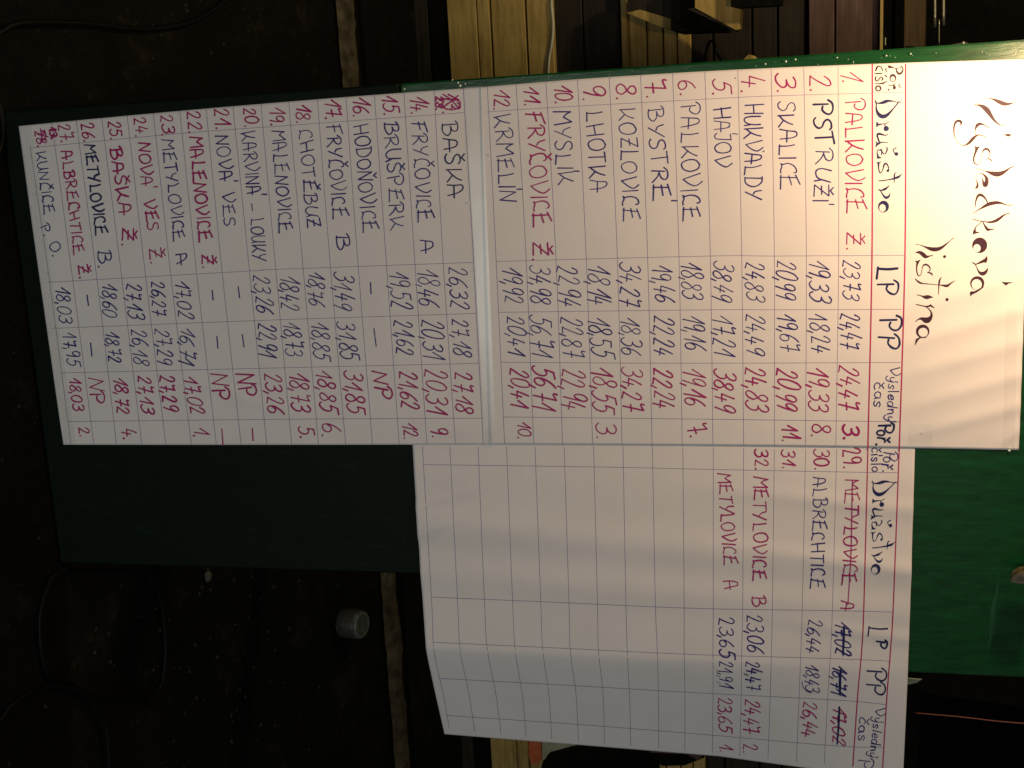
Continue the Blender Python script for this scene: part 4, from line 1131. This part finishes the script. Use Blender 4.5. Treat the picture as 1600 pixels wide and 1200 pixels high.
# ---------------------------------------------------------------- clear tape
def tape(quad, off, label, mat=None, lump=.0006, n=(10, 80)):
    (a, b_), (d, c) = quad         # pixels: corners a-b one long side, d-c the other
    nu, nv = n; vs_, fs_ = [], []
    for j in range(nv + 1):
        v = j / nv
        for i in range(nu + 1):
            u = i / nu
            x = (a[0] + (b_[0] - a[0]) * v) * (1 - u) + (d[0] + (c[0] - d[0]) * v) * u
            y = (a[1] + (b_[1] - a[1]) * v) * (1 - u) + (d[1] + (c[1] - d[1]) * v) * u
            s, t, _ = hit(x, y)
            q = (.5 + .5 * noise.noise(Vector((s * 16, t * 16, 5)))) * lump + (.5 + .5 * noise.noise(Vector((s * 50, t * 50, 2)))) * lump * .08
            vs_.append(W(s, t, relief(s, t) + off + .0010 + q))
    for j in range(nv):
        for i in range(nu):
            k_ = j * (nu + 1) + i; fs_.append((k_, k_ + 1, k_ + nu + 2, k_ + nu + 1))
    o = mesh_obj('adhesive_tape', vs_, fs_, mat or M_TAPE, None, True); tag(o, label, 'tape', 'clear tape holding the sheets'); return o
tape((((727, 136.5), (759, 695.5)), ((754, 134.5), (775, 695))), OFF1, 'long clear tape joining the heading sheet to the lower sheet', M_TAPE_HAZY, n=(8, 110))
tape((((1571, 480), (1567, 701)), ((1589, 480), (1585, 701))), OFF1, 'strip of clear tape down the top right corner of the heading sheet', M_TAPE)
tape((((1420, 661), (1419, 698)), ((1458, 661), (1457, 698))), OFF1, 'square of clear tape beside the red rule at the right edge of the heading sheet', M_TAPE_PALE, .0002, (16, 16))
tape((((33, 199), (102, 693)), ((50, 197), (119, 693))), OFF2, 'crinkled clear tape along the bottom edge of the lower sheet', M_TAPE, .0007, (8, 120))

# pale glossy beads added to make the glints along the taped edges
M_GLINT, nt, b = new_mat('glint_bead')
b.inputs['Base Color'].default_value = (.75, .78, .75, 1); b.inputs['Roughness'].default_value = .12; b.inputs['Specular IOR Level'].default_value = .9
def specks(pts, parent_label):
    v_, f_ = [], []
    for x, y, r_ in pts:
        s, t, h_ = hit(x, y, OFF1 + .0010)
        b0 = len(v_)
        for j in range(4):
            th = math.pi / 2 * j / 3
            for i in range(8):
                ph = 2 * math.pi * i / 8; q = r_ * .001
                v_.append(W(s + q * math.cos(th) * math.cos(ph), t + q * math.cos(th) * math.sin(ph), h_ + q * math.sin(th)))
        for j in range(3):
            for i in range(8): a = b0 + j * 8 + i; c = b0 + j * 8 + (i + 1) % 8; f_.append((a, c, c + 8, a + 8))
    o = mesh_obj('glint_beads', v_, f_, M_GLINT, None, True); tag(o, parent_label, 'glue specks', None, 'stuff')
rs = random.Random(11)
P_ = [(1577, 704, 2.2), (1577.5, 700, 1.6), (719, 134, 2.0), (716, 129, 1.4), (707, 125, 1.2), (727, 131, 1.2), (632, 139, 1.4), (734, 316, 1.6), (765, 242, 1.2), (743, 422, 1.2), (1228, 96, 1.6), (1243, 93, 1.4),
      (1196, 100, 1.2), (1151, 122, 1.2), (1195, 236, 1.4), (1141, 196, 1.2), (1385, 87, 1.2), (1423, 84, 1.2), (1308, 90, 1.1), (1440, 676, .9)]
for _ in range(60):
    v = rs.random(); P_.append((36 + 68 * v + rs.uniform(0, 12), 200 + 490 * v, rs.uniform(.4, .9)))
for _ in range(16):
    x = rs.uniform(1080, 1590); P_.append((x, 103 - (x - 1080) * .0596 + rs.uniform(2, 12), rs.uniform(.3, .7)))
for _ in range(8):
    x = rs.uniform(640, 1080); P_.append((x, 131 - (x - 640) * .064 + rs.uniform(1, 9), rs.uniform(.3, .7)))
specks(P_, 'tiny shiny beads added as glints along the taped edges')
# something pale poking over the top right of the green board
fl = px_prism('wooden_peg', [(1579, 909), (1582, 902), (1592, 896), (1625, 893), (1625, 910), (1592, 912)], -.02, .03, M_PALE2)
tag(fl, 'small pale wooden peg at the top right edge of the green board', 'peg')
